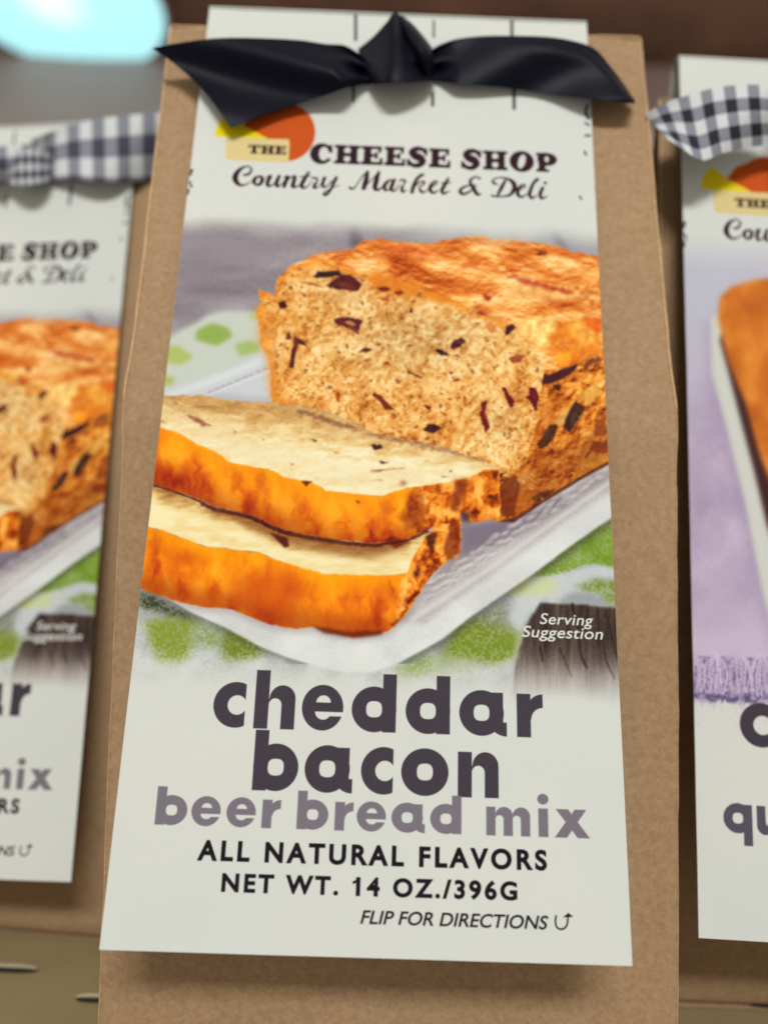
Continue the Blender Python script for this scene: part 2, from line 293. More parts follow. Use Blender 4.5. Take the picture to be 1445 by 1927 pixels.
    for P, c in ((([(35, 215), (140, 200), (320, 225), (290, 300), (270, 368), (200, 320), (60, 260)]), (84, 28, 32)), ([(1165, 500), (1190, 440), (1270, 400), (1320, 430), (1270, 480), (1200, 520)], (70, 26, 32)), ([(1030, 540), (1045, 505), (1100, 525), (1165, 570), (1080, 570)], (38, 24, 34)),
                 ([(280, 540), (340, 490), (420, 515), (350, 545)], (84, 34, 24)), ([(415, 960), (430, 925), (500, 960), (590, 1070), (640, 1100), (540, 1100), (490, 1020)], (104, 40, 24)), ([(915, 1050), (985, 1070), (970, 1110), (930, 1090)], (120, 22, 24)),
                 ([(900, 1300), (950, 1240), (1010, 1235), (1075, 1270), (1030, 1320), (1000, 1335)], (58, 26, 30)), ([(750, 690), (800, 740), (900, 790), (880, 800), (760, 740)], (96, 42, 22)), ([(510, 660), (560, 625), (590, 665)], (140, 62, 24)), ([(1185, 575), (1250, 560), (1250, 590)], (130, 66, 34)),
                 ([(1145, 725), (1195, 735), (1180, 755)], (112, 26, 22)), ([(1180, 830), (1230, 795), (1270, 810), (1240, 830)], (150, 54, 28)), ([(770, 155), (795, 105), (812, 155)], (44, 16, 24)), ([(810, 270), (850, 270), (840, 300), (815, 300)], (120, 74, 30)), ([(780, 40), (860, 45), (800, 75)], (188, 92, 40)),
                 ([(380, 1440), (440, 1425), (560, 1435), (480, 1480), (420, 1475)], (62, 28, 34)), ([(60, 920), (100, 930), (90, 1020), (70, 980)], (140, 64, 20)), ([(450, 20), (570, 5), (580, 50)], (176, 70, 34)), ([(1270, 195), (1320, 195), (1290, 212)], (120, 50, 24)), ([(1060, 1110), (1140, 1140), (1120, 1180)], (160, 88, 36)),
                 ([(700, 330), (800, 370), (720, 350)], (160, 100, 40)), ([(1340, 1050), (1400, 990), (1360, 1060)], (130, 78, 34))):
        patch(P, c, .95, .6, 1.2, .3)
    patch([(140, 240), (190, 230), (260, 270), (210, 290)], (200, 140, 90), .8, .6, 1)
    ox, oy, sc = 280, 380, 3.284
    for P, c in (([(1010, 470), (1040, 435), (1180, 430), (1190, 460), (1060, 475)], (44, 26, 26)), ([(1090, 520), (1180, 460), (1240, 450), (1320, 520), (1290, 560), (1150, 545)], (74, 26, 30)), ([(1050, 490), (1130, 475), (1110, 505)], (196, 156, 90)), ([(795, 625), (840, 615), (860, 655), (810, 665)], (60, 20, 22)),
                 ([(860, 535), (885, 520), (885, 545)], (90, 36, 20)), ([(935, 565), (970, 580), (965, 600)], (110, 54, 28)), ([(850, 810), (870, 810), (880, 850), (850, 855)], (96, 44, 40)), ([(900, 830), (960, 870), (980, 900), (920, 880), (905, 960), (895, 1035), (865, 1030), (880, 930), (895, 880)], (74, 26, 26)), ([(840, 905), (870, 905), (860, 925)], (90, 40, 30)),
                 ([(1100, 540), (1000, 500), (920, 500)], (150, 80, 30)), ([(1160, 1180), (1180, 1180), (1180, 1240), (1160, 1240)], (166, 82, 26))):
        patch(P, c, .95, .7, 1.2, .3)
    ox, oy, sc = 940, 620, 5.073
    for P, c in (([(10, 565), (50, 570), (100, 660), (140, 700), (115, 765), (85, 750)], (92, 20, 30)), ([(270, 575), (340, 575), (375, 670), (350, 720), (360, 790), (335, 800), (290, 700), (245, 665), (280, 640)], (88, 18, 28)), ([(80, 290), (150, 250), (225, 260), (200, 320), (130, 350)], (150, 78, 52)), ([(75, 925), (120, 980), (100, 1000)], (150, 88, 66)), ([(180, 975), (205, 945), (205, 965)], (60, 26, 24)),
                 ([(40, 55), (60, -20), (120, -40), (150, -10), (70, 75)], (58, 24, 26)), ([(210, 130), (250, 112), (255, 128)], (130, 60, 20)), ([(0, 1400), (60, 1370), (0, 1440)], (40, 20, 24))):
        patch(P, c, .95, .6, 1.2, .25)
    ox, oy, sc = 700, 380, 3.141
    for P, c in (([(15, 512), (90, 510), (110, 530), (60, 540)], (104, 22, 18)), ([(120, 540), (170, 525), (195, 545), (150, 560)], (130, 34, 22)), ([(600, 655), (640, 655), (690, 680), (640, 678)], (150, 44, 22)), ([(660, 740), (700, 710), (740, 770), (700, 790)], (190, 118, 60))):
        patch(P, c, .9, .8, 1.2, .25)
    ox, oy, sc = 700, 720, 3.01
    patch([(605, 180), (620, 120), (650, 110), (640, 180), (665, 260), (640, 295), (625, 250)], (100, 24, 28), .95, .6, 1.5, .3)
    for x, y, rx, ry, an, c in ((655, 540, 16, 6, .5, (128, 60, 56)), (640, 536, 7, 3, .2, (112, 70, 44)), (664, 620, 9, 4, .5, (140, 70, 56)), (862, 646, 6, 3, -.6, (120, 58, 56)), (912, 782, 3, 10, -.2, (146, 52, 44)), (1004, 748, 4, 8, -.3, (132, 44, 44)), (556, 648, 4, 9, .3, (120, 62, 50)), (731, 766, 5, 3, .8, (136, 60, 40)), (1028, 820, 6, 10, .6, (84, 62, 56)), (1078, 790, 6, 12, .5, (98, 66, 54))):
        cv.blob(x, y, rx, ry, an, c, .55, .6, 3, .9)
    for k in range(700):
        x = 490 + B.rand() * 640; y = 470 + B.rand() * 480; cv.blob(x, y, 1 + B.rand() * 3.5, .8 + B.rand() * 1.2, B.rand() * 1.2, [(250, 226, 178), (240, 196, 130), (150, 74, 30), (196, 108, 44)][k % 4], .34 * float(max(tm[int(y) - 380, int(x) - 240], sm[int(y) - 380, int(x) - 240]) > .8), .6, k)
    # ------------------------------------------------ upper slice
    st = [(296, 745), (340, 744), (383, 744), (406, 750), (439, 754), (512, 758), (556, 764), (622, 778), (672, 797), (700, 818), (766, 832), (833, 845), (916, 874), (936, 884), (934, 900), (886, 902), (833, 914), (766, 921), (720, 936), (655, 931), (615, 926), (589, 911), (539, 901), (506, 885), (453, 876), (426, 868), (406, 851), (373, 838), (340, 818), (300, 805), (285, 802)]
    sl = cv.poly(st, .9, 3, 9)
    gs = fb((X + w1) / 30, (Y + w2) / 9, 7, 4, .6) + relief(cr, X, Y, 1, 1.0, .6)
    dist = (Y - (745 + (X - 300) * .135)) / 60.
    slc = ramp(np.clip(gs * .7 + np.clip(dist, 0, 1.3) * .42 - .02, 0, 1), [(.2, (172, 128, 78)), (.44, (202, 162, 106)), (.68, (221, 196, 146)), (.95, (230, 219, 188))])
    cv.put(slc, sl)
    cv.put((222, 208, 172), cv.poly([(300, 762), (340, 770), (420, 800), (560, 850), (700, 880), (830, 890), (830, 905), (700, 925), (560, 895), (440, 865), (340, 805), (300, 795)], 12) * .55 * sl)
    crust = ramp(np.clip(fb((X + w1) / 26, (Y + w2 * 2) / 50, 10, 4, .5) * 1.15 - .02, 0, 1), [(.2, (176, 76, 26)), (.42, (210, 110, 28)), (.6, (226, 138, 26)), (.85, (238, 162, 44))])
    # crust wall of the upper slice
    cp = [(280, 798), (300, 804), (340, 817), (373, 837), (406, 850), (426, 867), (453, 875), (506, 884), (539, 900), (589, 910), (615, 925), (655, 930), (720, 935), (766, 920), (833, 912), (886, 900), (910, 888), (936, 886), (938, 926), (941, 974), (912, 982), (879, 984), (866, 968), (859, 987), (823, 988), (800, 1002), (760, 1020), (705, 1024), (639, 1018), (556, 1004), (512, 990), (472, 970), (406, 954), (356, 933), (285, 910)]
    depth = (Y - np.interp(X, [p[0] for p in cp[:18]], [p[1] for p in cp[:18]])) / 95.
    cm = cv.poly(cp, 1., 2.5, 10)
    c1 = crust * 1.0; warm = np.clip(1 - depth * 2.2, 0, 1)[..., None]
    c1 = c1 * (1 - warm * .7) + np.array([.925, .60, .07]) * warm * .7; c1 = c1 * (1 - ss(.4, 1.1, depth) * .24)[..., None]
    c1[..., 1] -= ss(.3, 1.1, depth) * .10; cv.put(np.clip(c1, 0, 1), cm)
    def heel(P, seed):
        hm = cv.poly(P, 4, 4, 10)
        h = ramp(np.clip(fb((X + w1 * 1.5) / 18, (Y + w2 * 1.5) / 24, seed, 4, .5) * 1.2 - .05 + rl * .3, 0, 1), [(.2, (100, 38, 14)), (.38, (168, 76, 20)), (.55, (212, 120, 36)), (.8, (238, 176, 88))])
        cv.put(h, hm * cm2)
    cm2 = cm; heel([(775, 915), (833, 905), (886, 895), (945, 880), (948, 990), (800, 1010), (760, 1000)], 4)
    ox, oy, sc = 700, 720, 3.01
    for P, c, al in (([(225, 620), (290, 640), (300, 740), (290, 843), (200, 843), (150, 760), (190, 700)], (128, 52, 20), .55), ([(470, 560), (550, 540), (520, 640), (480, 740), (430, 720), (450, 640)], (118, 46, 24), .75), ([(350, 590), (390, 580), (380, 640)], (150, 66, 24), .6), ([(500, 740), (540, 740), (555, 800), (500, 800)], (82, 60, 76), .9), ([(150, 580), (170, 555), (205, 575), (170, 590)], (140, 60, 34), .8)):
        patch(P, c, al, 2.5, 3, .4)
    ox, oy, sc = 240, 720, 3.01
    for P, c in (([(330, 185), (360, 185), (430, 215), (475, 245), (430, 250), (400, 230)], (150, 92, 74)), ([(185, 210), (225, 228), (190, 225)], (150, 90, 74)), ([(250, 112), (290, 120), (280, 125)], (110, 76, 60)), ([(350, 135), (420, 138), (490, 135), (430, 145)], (120, 84, 52)), ([(985, 562), (1055, 562), (1010, 590)], (88, 36, 26)), ([(910, 458), (945, 465), (935, 476)], (196, 134, 84)), ([(1030, 325), (1080, 335), (1060, 342)], (70, 34, 20)),
                 ([(1370, 355), (1440, 360), (1440, 380), (1390, 380)], (58, 30, 34)), ([(1370, 505), (1445, 500), (1445, 508), (1380, 514)], (176, 130, 104)), ([(1360, 555), (1445, 555), (1445, 562)], (178, 132, 106)), ([(1165, 402), (1208, 405), (1190, 412)], (170, 104, 64)), ([(1290, 665), (1320, 680), (1300, 690)], (150, 70, 20)), ([(760, 318), (780, 325), (765, 328)], (166, 106, 66)), ([(600, 272), (625, 280), (605, 286)], (170, 114, 70))):
        patch(P, c, .9, .8, 1.5, .3)
    patch([(950, 160), (1010, 165), (1200, 225), (1300, 255), (1290, 280), (1170, 240), (1000, 190)], (104, 60, 46), .6, 1.2, 4, .4)
    ox, oy, sc = 700, 720, 3.01
    patch([(-40, 290), (0, 295), (200, 330), (400, 375), (640, 445), (640, 460), (400, 400), (200, 352), (0, 318)], (128, 84, 60), .55, 1.2, 4, .4)
    for P, c in (([(0, 355), (50, 375), (10, 385)], (60, 28, 34)), ([(35, 455), (100, 455), (60, 465)], (66, 32, 30)), ([(430, 505), (460, 508), (445, 514)], (60, 30, 24)), ([(0, 500), (180, 490), (180, 496), (20, 508)], (160, 112, 84)), ([(385, 535), (450, 540), (400, 545)], (150, 100, 60))):
        patch(P, c, .9, .8, 1.2, .3)
    # ------------------------------------------------ lower slice
    lp = [(270, 990), (306, 997), (340, 1012), (386, 1028), (426, 1033), (486, 1040), (526, 1056), (572, 1070), (606, 1080), (720, 1084), (766, 1080), (776, 1053), (790, 1030), (803, 1012)]
    lt = [(280, 905)] + [(290, 911), (356, 934), (406, 955), (472, 971), (512, 990), (556, 1004), (639, 1018), (705, 1024), (760, 1018), (805, 1000)]
    lm = cv.poly(lt + lp[::-1], 1., 2.5, 9) * (1 - cm)
    near = (Y - np.interp(X, [p[0] for p in lt], [p[1] for p in lt]))
    l2 = ramp(np.clip(fb(X / 30, Y / 10, 15, 4) * .6 + np.clip(near / 42, 0, 1) * .5 - .02, 0, 1), [(.1, (112, 66, 34)), (.35, (182, 140, 84)), (.6, (220, 196, 140)), (.85, (228, 214, 172))])
    cv.put(l2, lm); cv.put((120, 66, 30), blurm(cv.poly([(400, 950), (472, 968), (512, 988), (556, 1003), (639, 1017), (705, 1022), (766, 1018), (770, 1034), (700, 1052), (610, 1042), (540, 1026), (470, 994)], 5, 4), 2) * .6 * lm)
    kp = lp + [(812, 1003), (823, 986), (866, 978), (866, 1013), (863, 1046), (840, 1057), (816, 1078), (790, 1115), (763, 1157), (737, 1184), (718, 1193), (665, 1199), (622, 1190), (589, 1181), (556, 1184), (512, 1176), (472, 1161), (439, 1146), (386, 1143), (343, 1134), (306, 1122), (262, 1106), (262, 990)]
    km = cv.poly(kp, 1.2, 2.5, 10) * (1 - cm)
    sh2 = blurm(cv.samp(km, X - 2, Y - 9), 6); cv.put((120, 104, 108), sh2 * (1 - km) * .38 * (Y > 1100))
    depth2 = (Y - np.interp(X, [p[0] for p in lp], [p[1] for p in lp])) / 110.
    c2 = ramp(np.clip(fb((X + w1) / 28, (Y + w2 * 2) / 54, 2, 4, .5) * 1.15 - .02, 0, 1), [(.2, (178, 76, 24)), (.42, (212, 110, 26)), (.6, (228, 136, 22)), (.85, (238, 160, 40))])
    warm = np.clip(1 - depth2 * 2.4, 0, 1)[..., None]
    c2 = c2 * (1 - warm * .7) + np.array([.93, .60, .05]) * warm * .7; c2 = c2 * (1 - ss(.45, 1.1, depth2) * .22)[..., None]; c2[..., 1] -= ss(.3, 1.1, depth2) * .09
    cv.put(np.clip(c2, 0, 1), km)
    cv.put((150, 60, 24), cv.poly([(270, 1085), (340, 1112), (440, 1120), (560, 1150), (700, 1165), (720, 1190), (560, 1182), (440, 1146), (300, 1122)], 8, 7) * .35 * km)
    cv.put((184, 74, 22), cv.poly([(440, 1090), (480, 1070), (560, 1080), (580, 1110), (560, 1160), (480, 1150), (430, 1130)], 12, 6) * .6 * km)
    cv.put((190, 80, 24), cv.poly([(300, 1030), (400, 1050), (390, 1062), (310, 1058)], 7, 6) * .5 * km)
    cm2 = km; heel([(778, 1050), (800, 1010), (815, 985), (870, 975), (872, 1050), (800, 1110), (765, 1165), (740, 1190), (744, 1150), (760, 1100)], 6)
    ox, oy, sc = 700, 980, 3.01
    for P, c, al in (([(440, 0), (495, 0), (490, 200), (420, 240), (400, 150), (430, 80)], (112, 36, 18), .7), ([(230, 300), (260, 260), (275, 280), (250, 340)], (84, 32, 30), .9), ([(100, 590), (190, 530), (160, 570), (110, 600)], (110, 44, 30), .85), ([(350, 270), (380, 265), (360, 285)], (40, 18, 20), .9), ([(60, 120), (110, 95), (230, 125), (130, 160)], (104, 36, 18), .9), ([(300, 90), (370, 70), (340, 190), (320, 170)], (70, 30, 22), .85), ([(90, 330), (130, 400), (115, 440)], (170, 70, 20), .7), ([(160, 330), (200, 300), (190, 520), (150, 540)], (240, 190, 120), .45)):
        patch(P, c, al, 1.5, 2.5, .4)
    cv.put((92, 34, 16), cv.poly([(588, 1178), (660, 1190), (720, 1186), (718, 1195), (665, 1202), (610, 1192)], 2.5, 2) * .8)
    for pp, wdt in ((lt[1:], 2.2),):
        L = smooth_poly(pp, 22, False)
        for i, (x, y) in enumerate(L):
            cv.blob(x, y + 1.2 + 2 * (x > 380) * (x < 720), 4, 1.6 + 2.4 * (380 < x < 720), .25, (66, 22, 18), .42, .6)
    cv.put((76, 26, 18), cv.poly([(505, 1002), (540, 1012), (545, 1030), (535, 1032), (520, 1014)], 1.5, 1) * .9)
    cv.C = np.clip(cv.C, 0, 1); gm = cv.C.mean(-1, keepdims=True); cv.C = gm + (cv.C - gm) * 1.05; cv.C = ((cv.C - .5) * 1.06 + .49) * np.array([.99, .99, .97])
    # grain of the print
    cv.C = np.clip(cv.C + (B.rand(cv.h, cv.w)[..., None] - .5) * .030, 0, 1)
    # the picture fades into the paper above and below
    top = ss(402, 452, Y - (X - 340) * .032 + (fb(X / 60, Y / 60, 2, 2) - .5) * 16); bot = 1 - ss(1205, 1298, Y - (X - 250) * .04 + (fb(X / 50, Y / 50, 5, 2) - .5) * 20)
    noise = (B.rand(cv.h, cv.w) - .5) * .10
    a = np.clip(np.minimum(top, bot + noise * (bot > .02) * (bot < .98)), 0, 1)
    return cv, a

def paint_loaf_on_cloth():
    """artwork of the neighbour to the right: lilac cloth with a fringe, white dish, smooth orange loaf"""
    cv = Canvas(1240, 380, 1900, 1440); X, Y = cv.X, cv.Y; B = cv.rs
    d1 = np.sin((X * .75 + Y * .66) * 1.05 + (fb(X / 25, Y / 25, 4, 2)) * 9); n = fb(X / 60, Y / 60, 6, 3)
    cv.C = ramp(np.clip(n * .7 + d1 * .05 * ss(900, 1000, Y) + fb(X / 3, Y / 3, 3, 2) * .25, 0, 1), [(.2, (160, 142, 165)), (.55, (178, 161, 181)), (.9, (194, 180, 196))])
    cv.put((178, 176, 186), 1 - ss(560, 900, Y + (X - 1300) * 1.2)); cv.put((190, 174, 192), ss(1100, 1220, Y) * .8)
    cv.C = np.clip(cv.C + (d1 * .022 * ss(940, 1050, Y))[..., None], 0, 1)
    dish = [(1335, 600), (1337, 703), (1368, 818), (1399, 943), (1430, 1098), (1460, 1220), (1560, 1270), (1960, 1290), (1960, 560), (1420, 540)]
    cv.put((150, 130, 158), blurm(cv.poly([(p[0] - 10, p[1] + 8) for p in dish], 9), 1) * .5)
    cv.put((194, 194, 184), cv.poly(dish, 4))
    cv.put((62, 34, 34), cv.poly([(1352, 640), (1368, 700), (1387, 774), (1415, 880), (1440, 985), (1480, 1110), (1600, 1160), (1960, 1170), (1960, 600), (1400, 560)], 4))
    lp = [(1349, 600), (1353, 560), (1374, 541), (1415, 528), (1500, 520), (1960, 540), (1960, 1100), (1640, 1100), (1520, 1050), (1470, 960), (1430, 866), (1399, 756), (1366, 678)]
    cv.put(ramp(fb(X / 40, Y / 50, 9, 4, .5), [(.2, (176, 92, 30)), (.5, (196, 108, 34)), (.8, (214, 132, 52))]), cv.poly(lp, 4))
    # fringe
    base = 1232 + (X - 1310) * .03
    cv.put(ramp(fb(X / 4, Y / 3, 11, 3), [(.3, (104, 88, 124)), (.55, (150, 132, 164)), (.85, (186, 172, 194))]), ss(0, 5, Y - base) * (1 - ss(80, 92, Y - base)))
    for k in range(14):
        x0 = 1300 + k * 42 + B.rand() * 8
        for j in range(9):
            t = (j - 4) / 4. + B.randn() * .12; L = smooth_poly([(x0, 1228), (x0 + t * 15, 1250), (x0 + t * 18 + B.randn() * 2, 1275), (x0 + t * 15 + B.randn() * 3, 1298 + B.rand() * 12)], 16, False); cc = 176 + B.rand() * 28
            for x, y in L: cv.blob(x, y, 1.3, 2.4, t * .4, (cc, cc - 17, cc + 4), .6, .5)
    cv.put((84, 76, 106), ss(70, 78, Y - base) * (1 - ss(84, 92, Y - base)) * ss(.35, .6, fb(X / 12, Y / 5, 3, 3)) * .9)
    cv.put((186, 180, 186), ss(90, 100, Y - base) * .001)
    a = ss(430, 520, Y) * (1 - ss(84, 100, Y - base + (fb(X / 4, Y / 9, 12, 2) - .5) * 34))
    a = np.maximum(a, ss(90, 94, Y - base) * (1 - ss(100, 180, Y - base)) * ss(.5, .8, fb(X / 5, Y / 8, 8, 3)) * .4)
    return cv, a

# ---------------- lettering, drawn as signed distances in label millimetres
def sd_ell(x, y, cx, cy, rx, ry):
    u = (x - cx) / rx; v = (y - cy) / ry; k = np.sqrt(u * u + v * v) + 1e-9
    g = np.sqrt((u / rx) ** 2 + (v / ry) ** 2) + 1e-9; return k * (k - 1) / g
def sd_sup(x, y, cx, cy, r):
    u = np.abs(x - cx) / r; v = np.abs(y - cy) / r; return ((u ** 2.7 + v ** 2.7) ** (1 / 2.7) - 1) * r
def sd_box(x, y, x0, x1, y0, y1):
    return np.maximum(np.abs(x - (x0 + x1) / 2) - (x1 - x0) / 2, np.abs(y - (y0 + y1) / 2) - (y1 - y0) / 2)
def sd_cvx(x, y, P):
    P = np.array(P, float); r = -1e9; a = sum(P[i][0] * P[(i + 1) % len(P)][1] - P[(i + 1) % len(P)][0] * P[i][1] for i in range(len(P)))
    if a < 0: P = P[::-1]
    for i in range(len(P)):
        p, q = P[i], P[(i + 1) % len(P)]; n = np.array([q[1] - p[1], p[0] - q[0]]); n /= np.hypot(*n); r = np.maximum(r, (x - p[0]) * n[0] + (y - p[1]) * n[1])
    return r
mn, mx = np.minimum, np.maximum
def smin(k, *a):
    r = a[0]
    for b in a[1:]:
        h = np.clip(.5 + .5 * (b - r) / k, 0, 1); r = b * (1 - h) + r * h - k * h * (1 - h)
    return r
def geo(ch, x, y):
    if ch in 'dabqo':
        rx = .525 if ch == 'o' else .5
        if ch == 'b': x = .995 - x
        s = sd_ell(x, y, rx, .5, rx, .5); hole = sd_sup(x, y, rx, .5, .178)
        if ch == 'd' or ch == 'b': s = mn(s, sd_box(x, y, .69, .995, .005, 1.285))
        if ch == 'q': s = mn(s, sd_box(x, y, .69, .995, -.40, .96))
        if ch == 'a': s = mn(mn(s, sd_box(x, y, .69, .985, .1, .955)), mx(sd_box(x, y, .7, 1.065, 0, .30), sd_ell(x, y, 1.06, .36, .40, .36)))
        return mx(s, -hole)
    if ch == 'c':
        return mx(mx(sd_ell(x, y, .5, .5, .5, .5), -sd_ell(x, y, .53, .495, .215, .215)), x - .71)
    if ch == 'e':
        s = sd_ell(x, y, .463, .5, .463, .5); s = mx(s, -mx(sd_ell(x, y, .478, .61, .165, .16), .61 - y))
        s = mx(s, -mn(mx(sd_ell(x, y, .478, .41, .18, .175), y - .41), sd_box(x, y, .46, 1.2, .315, .41)))
        return s
    if ch in 'hn':
        top = 1.285 if ch == 'h' else .955
        o = mn(sd_box(x, y, .25, .905, 0, .66), sd_ell(x, y, .615, .66, .29, .30)); i = mn(sd_box(x, y, .31, .60, -1, .52), sd_ell(x, y, .455, .52, .145, .15))
        return mn(mx(o, -i), sd_box(x, y, 0, .31, 0, top))
    if ch == 'u': return geo('n', .905 - x, .955 - y)
    if ch == 'm':
        r = sd_box(x, y, 0, .295, 0, .955)
        for k in (0, .55):
            o = mn(sd_box(x, y, .2 + k, .85 + k, 0, .66), sd_ell(x, y, .57 + k, .66, .28, .30)); i = mn(sd_box(x, y, .295 + k, .55 + k, -1, .55), sd_ell(x, y, .4225 + k, .55, .1275, .13))
            r = mn(r, mx(o, -i)) if k == 0 else mn(mx(r, -mx(i, .845 - x)), mx(mx(o, -i), .8 - x))
        return r
    if ch == 'r':
        arm = mx(mx(sd_ell(x, y, .585, .59, .357, .357), -sd_ell(x, y, .585, .386, .263, .263)), mx(x - .585, .386 - y))
        return mn(sd_box(x, y, 0, .31, 0, .95), mx(arm, .15 - x))
    if ch == 'i': return mn(sd_box(x, y, 0, .31, 0, .95), sd_ell(x, y, .155, 1.265, .18, .18))
    if ch == 'x': return mn(sd_cvx(x, y, [(0, 0), (.39, 0), (1.03, .95), (.66, .95)]), sd_cvx(x, y, [(1.125, 0), (.73, 0), (.05, .95), (.44, .95)]))
def coop(ch, x, y, w):
    k = .07; b = lambda *a: sd_box(x, y, *a) + .0
    if ch == 'H': s = smin(k, b(.17, .5, .05, .95), b(.86, 1.19, .05, .95), b(.4, 1., .42, .57), b(.02, .63, .03, .13), b(.73, 1.34, .03, .13), b(.02, .63, .87, .97), b(.73, 1.34, .87, .97)); W = 1.37
    elif ch == 'E': s = smin(k, b(.15, .5, .05, .95), b(.02, 1.02, .86, .97), b(.92, 1.03, .68, .95), b(.02, 1.08, .03, .15), b(1.0, 1.11, .06, .36), b(.4, .82, .45, .55), b(.74, .83, .34, .66)); W = 1.15
    elif ch == 'T': s = smin(k, b(.42, .78, .05, .95), b(.05, 1.15, .86, .97), b(.03, .13, .62, .95), b(1.07, 1.17, .62, .95), b(.24, .96, .03, .12)); W = 1.2
    elif ch == 'C':
        s = mx(sd_ell(x, y, .58, .5, .57, .53), -sd_ell(x, y, .70, .5, .27, .38)); s = mx(s, -sd_cvx(x, y, [(.72, .36), (1.3, .10), (1.3, .62), (.72, .62)])); s = smin(.05, s, b(.98, 1.09, .60, .95)); W = 1.15
    elif ch == 'O':
        c, n = math.cos(.3), math.sin(.3); u = (x - .62) * c - (y - .5) * n; v = (x - .62) * n + (y - .5) * c
        s = mx(sd_ell(x, y, .62, .5, .61, .53), -sd_ell(u, v, 0, 0, .2, .40)); W = 1.25
    elif ch == 'P':
        s = mx(smin(k, b(.15, .5, .05, .95), b(.02, .7, .03, .12), b(.02, .6, .87, .97), sd_ell(x, y, .62, .66, .53, .315)), -sd_ell(x, y, .60, .67, .13, .18)); W = 1.17
    elif ch == 'S':
        s = None
        L = smooth_poly([(1.0, .74), (.80, .92), (.50, .93), (.27, .76), (.42, .58), (.72, .45), (.84, .27), (.62, .08), (.32, .08), (.10, .25)], 6, False); n = len(L)
        for i, (a, c) in enumerate(L):
            t = i / (n - 1); r = .07 + .115 * math.exp(-((t - .5) / .27) ** 2)
            d = np.hypot(x - a, y - c) - r; s = d if s is None else mn(s, d)
        s = smin(.05, s, b(.97, 1.05, .62, .96), b(.04, .12, .05, .38)); W = 1.1
    return s - .02, W
class Print:
    def __init__(s):
        s.h, s.w = int(LH * TPM), int(LW * TPM)
        s.A = np.empty((s.h, s.w, 3), np.float32); s.A[:] = np.array([199, 199.5, 191.5]) / 255.; V, U = np.meshgrid(np.arange(s.h) / TPM, np.arange(s.w) / TPM, indexing='ij'); s.A *= (1 + (fb(U / 30, V / 30, 4, 3) - .5)[..., None] * np.array([.035, .02, .0]))
    def reg(s, u0, u1, v0, v1):
        i0, i1 = max(0, int(v0 * TPM)), min(s.h, int(v1 * TPM) + 1); j0, j1 = max(0, int(u0 * TPM)), min(s.w, int(u1 * TPM) + 1)
        if i1 <= i0 or j1 <= j0: return None
        U, V = np.meshgrid((np.arange(j0, j1) + .5) / TPM, (np.arange(i0, i1) + .5) / TPM); return (slice(i0, i1), slice(j0, j1)), U, V
    def ink(s, sl, cov, col, rough=None):
        c = np.clip(cov, 0, 1)[..., None]; s.A[sl] = s.A[sl] * (1 - c) + np.array(col) / 255. * c
    def geo(s, ch, u, base, H, sx, col):
        r = s.reg(u - 1, u + H * sx * 1.6, base - H * 1.6, base + H * .6)
        if r is None: return
        sl, U, V = r; d = geo(ch, (U - u) / (H * sx), (base - V) / H) * H
        c = np.clip(.5 - d * TPM * .8, 0, 1) * (.95 + .05 * vn(U * 6, V * 6, 2)); s.ink(sl, c, col)
    def coop(s, ch, u, base, H, w, col):
        r = s.reg(u - 1, u + w + 1, base - H * 1.2, base + H * .2); sl, U, V = r
        W = coop(ch, np.zeros((1, 1)), np.zeros((1, 1)), 1)[1]; k = w / W
        d = coop(ch, (U - u) / k, (base - V) / H, 1)[0] * min(k, H); s.ink(sl, np.clip(.5 - d * TPM * .8, 0, 1), col)
    def stroke(s, L, col):
        P = []
        for (x, y, w) in L:
            u, v = lab(x, y); u2 = lab(x + w, y)[0]; P.append((u, v, (u2 - u) / 2))
        P = np.array(P); P = smooth_poly(P, 10, False) if len(P) > 1 else P
        r = s.reg(P[:, 0].min() - 1.5, P[:, 0].max() + 1.5, P[:, 1].min() - 1.5, P[:, 1].max() + 1.5)
        if r is None: return
        sl, U, V = r; d = np.full(U.shape, 9.)
        for u, v, w in P: d = mn(d, np.hypot(U - u, V - v) - w)
        s.ink(sl, np.clip(.5 - d * TPM * .8, 0, 1), col)
    def polyl(s, P, col, soft=.7, conv=True, al=1.):
        P = np.array([lab(*p) for p in P] if conv else P)
        r = s.reg(P[:, 0].min() - .5, P[:, 0].max() + .5, P[:, 1].min() - .5, P[:, 1].max() + .5)
        if r is None: return
        sl, U, V = r; ins = np.zeros(U.shape, bool); cov = 0
        for ou, ov in ((-.03, -.03), (.03, -.03), (-.03, .03), (.03, .03)):
            ins = np.zeros(U.shape, bool)
            for i in range(len(P)):
                a, b = P[i], P[(i + 1) % len(P)]
                if a[1] == b[1]: continue
                vv = V + ov; c = (a[1] <= vv) != (b[1] <= vv); ins ^= c & (U + ou < a[0] + (vv - a[1]) * (b[0] - a[0]) / (b[1] - a[1]))
            cov = cov + ins / 4.
        s.ink(sl, cov * al, col)
    def picture(s, cv, a, H):
        i = np.arange(s.h); V, U = np.meshgrid((i + .5) / TPM, (np.arange(s.w) + .5) / TPM, indexing='ij')
        D = H[2, 0] * U + H[2, 1] * V + H[2, 2]; x = (H[0, 0] * U + H[0, 1] * V + H[0, 2]) / D; y = (H[1, 0] * U + H[1, 1] * V + H[1, 2]) / D
        ok = (x > cv.x0 + 1) & (x < cv.x0 + cv.w - 1) & (y > cv.y0 + 1) & (y < cv.y0 + cv.h - 1)
        al = (cv.samp(a, x, y) * ok)[..., None]; s.A = s.A * (1 - al) + cv.samp(cv.C, x, y) * al

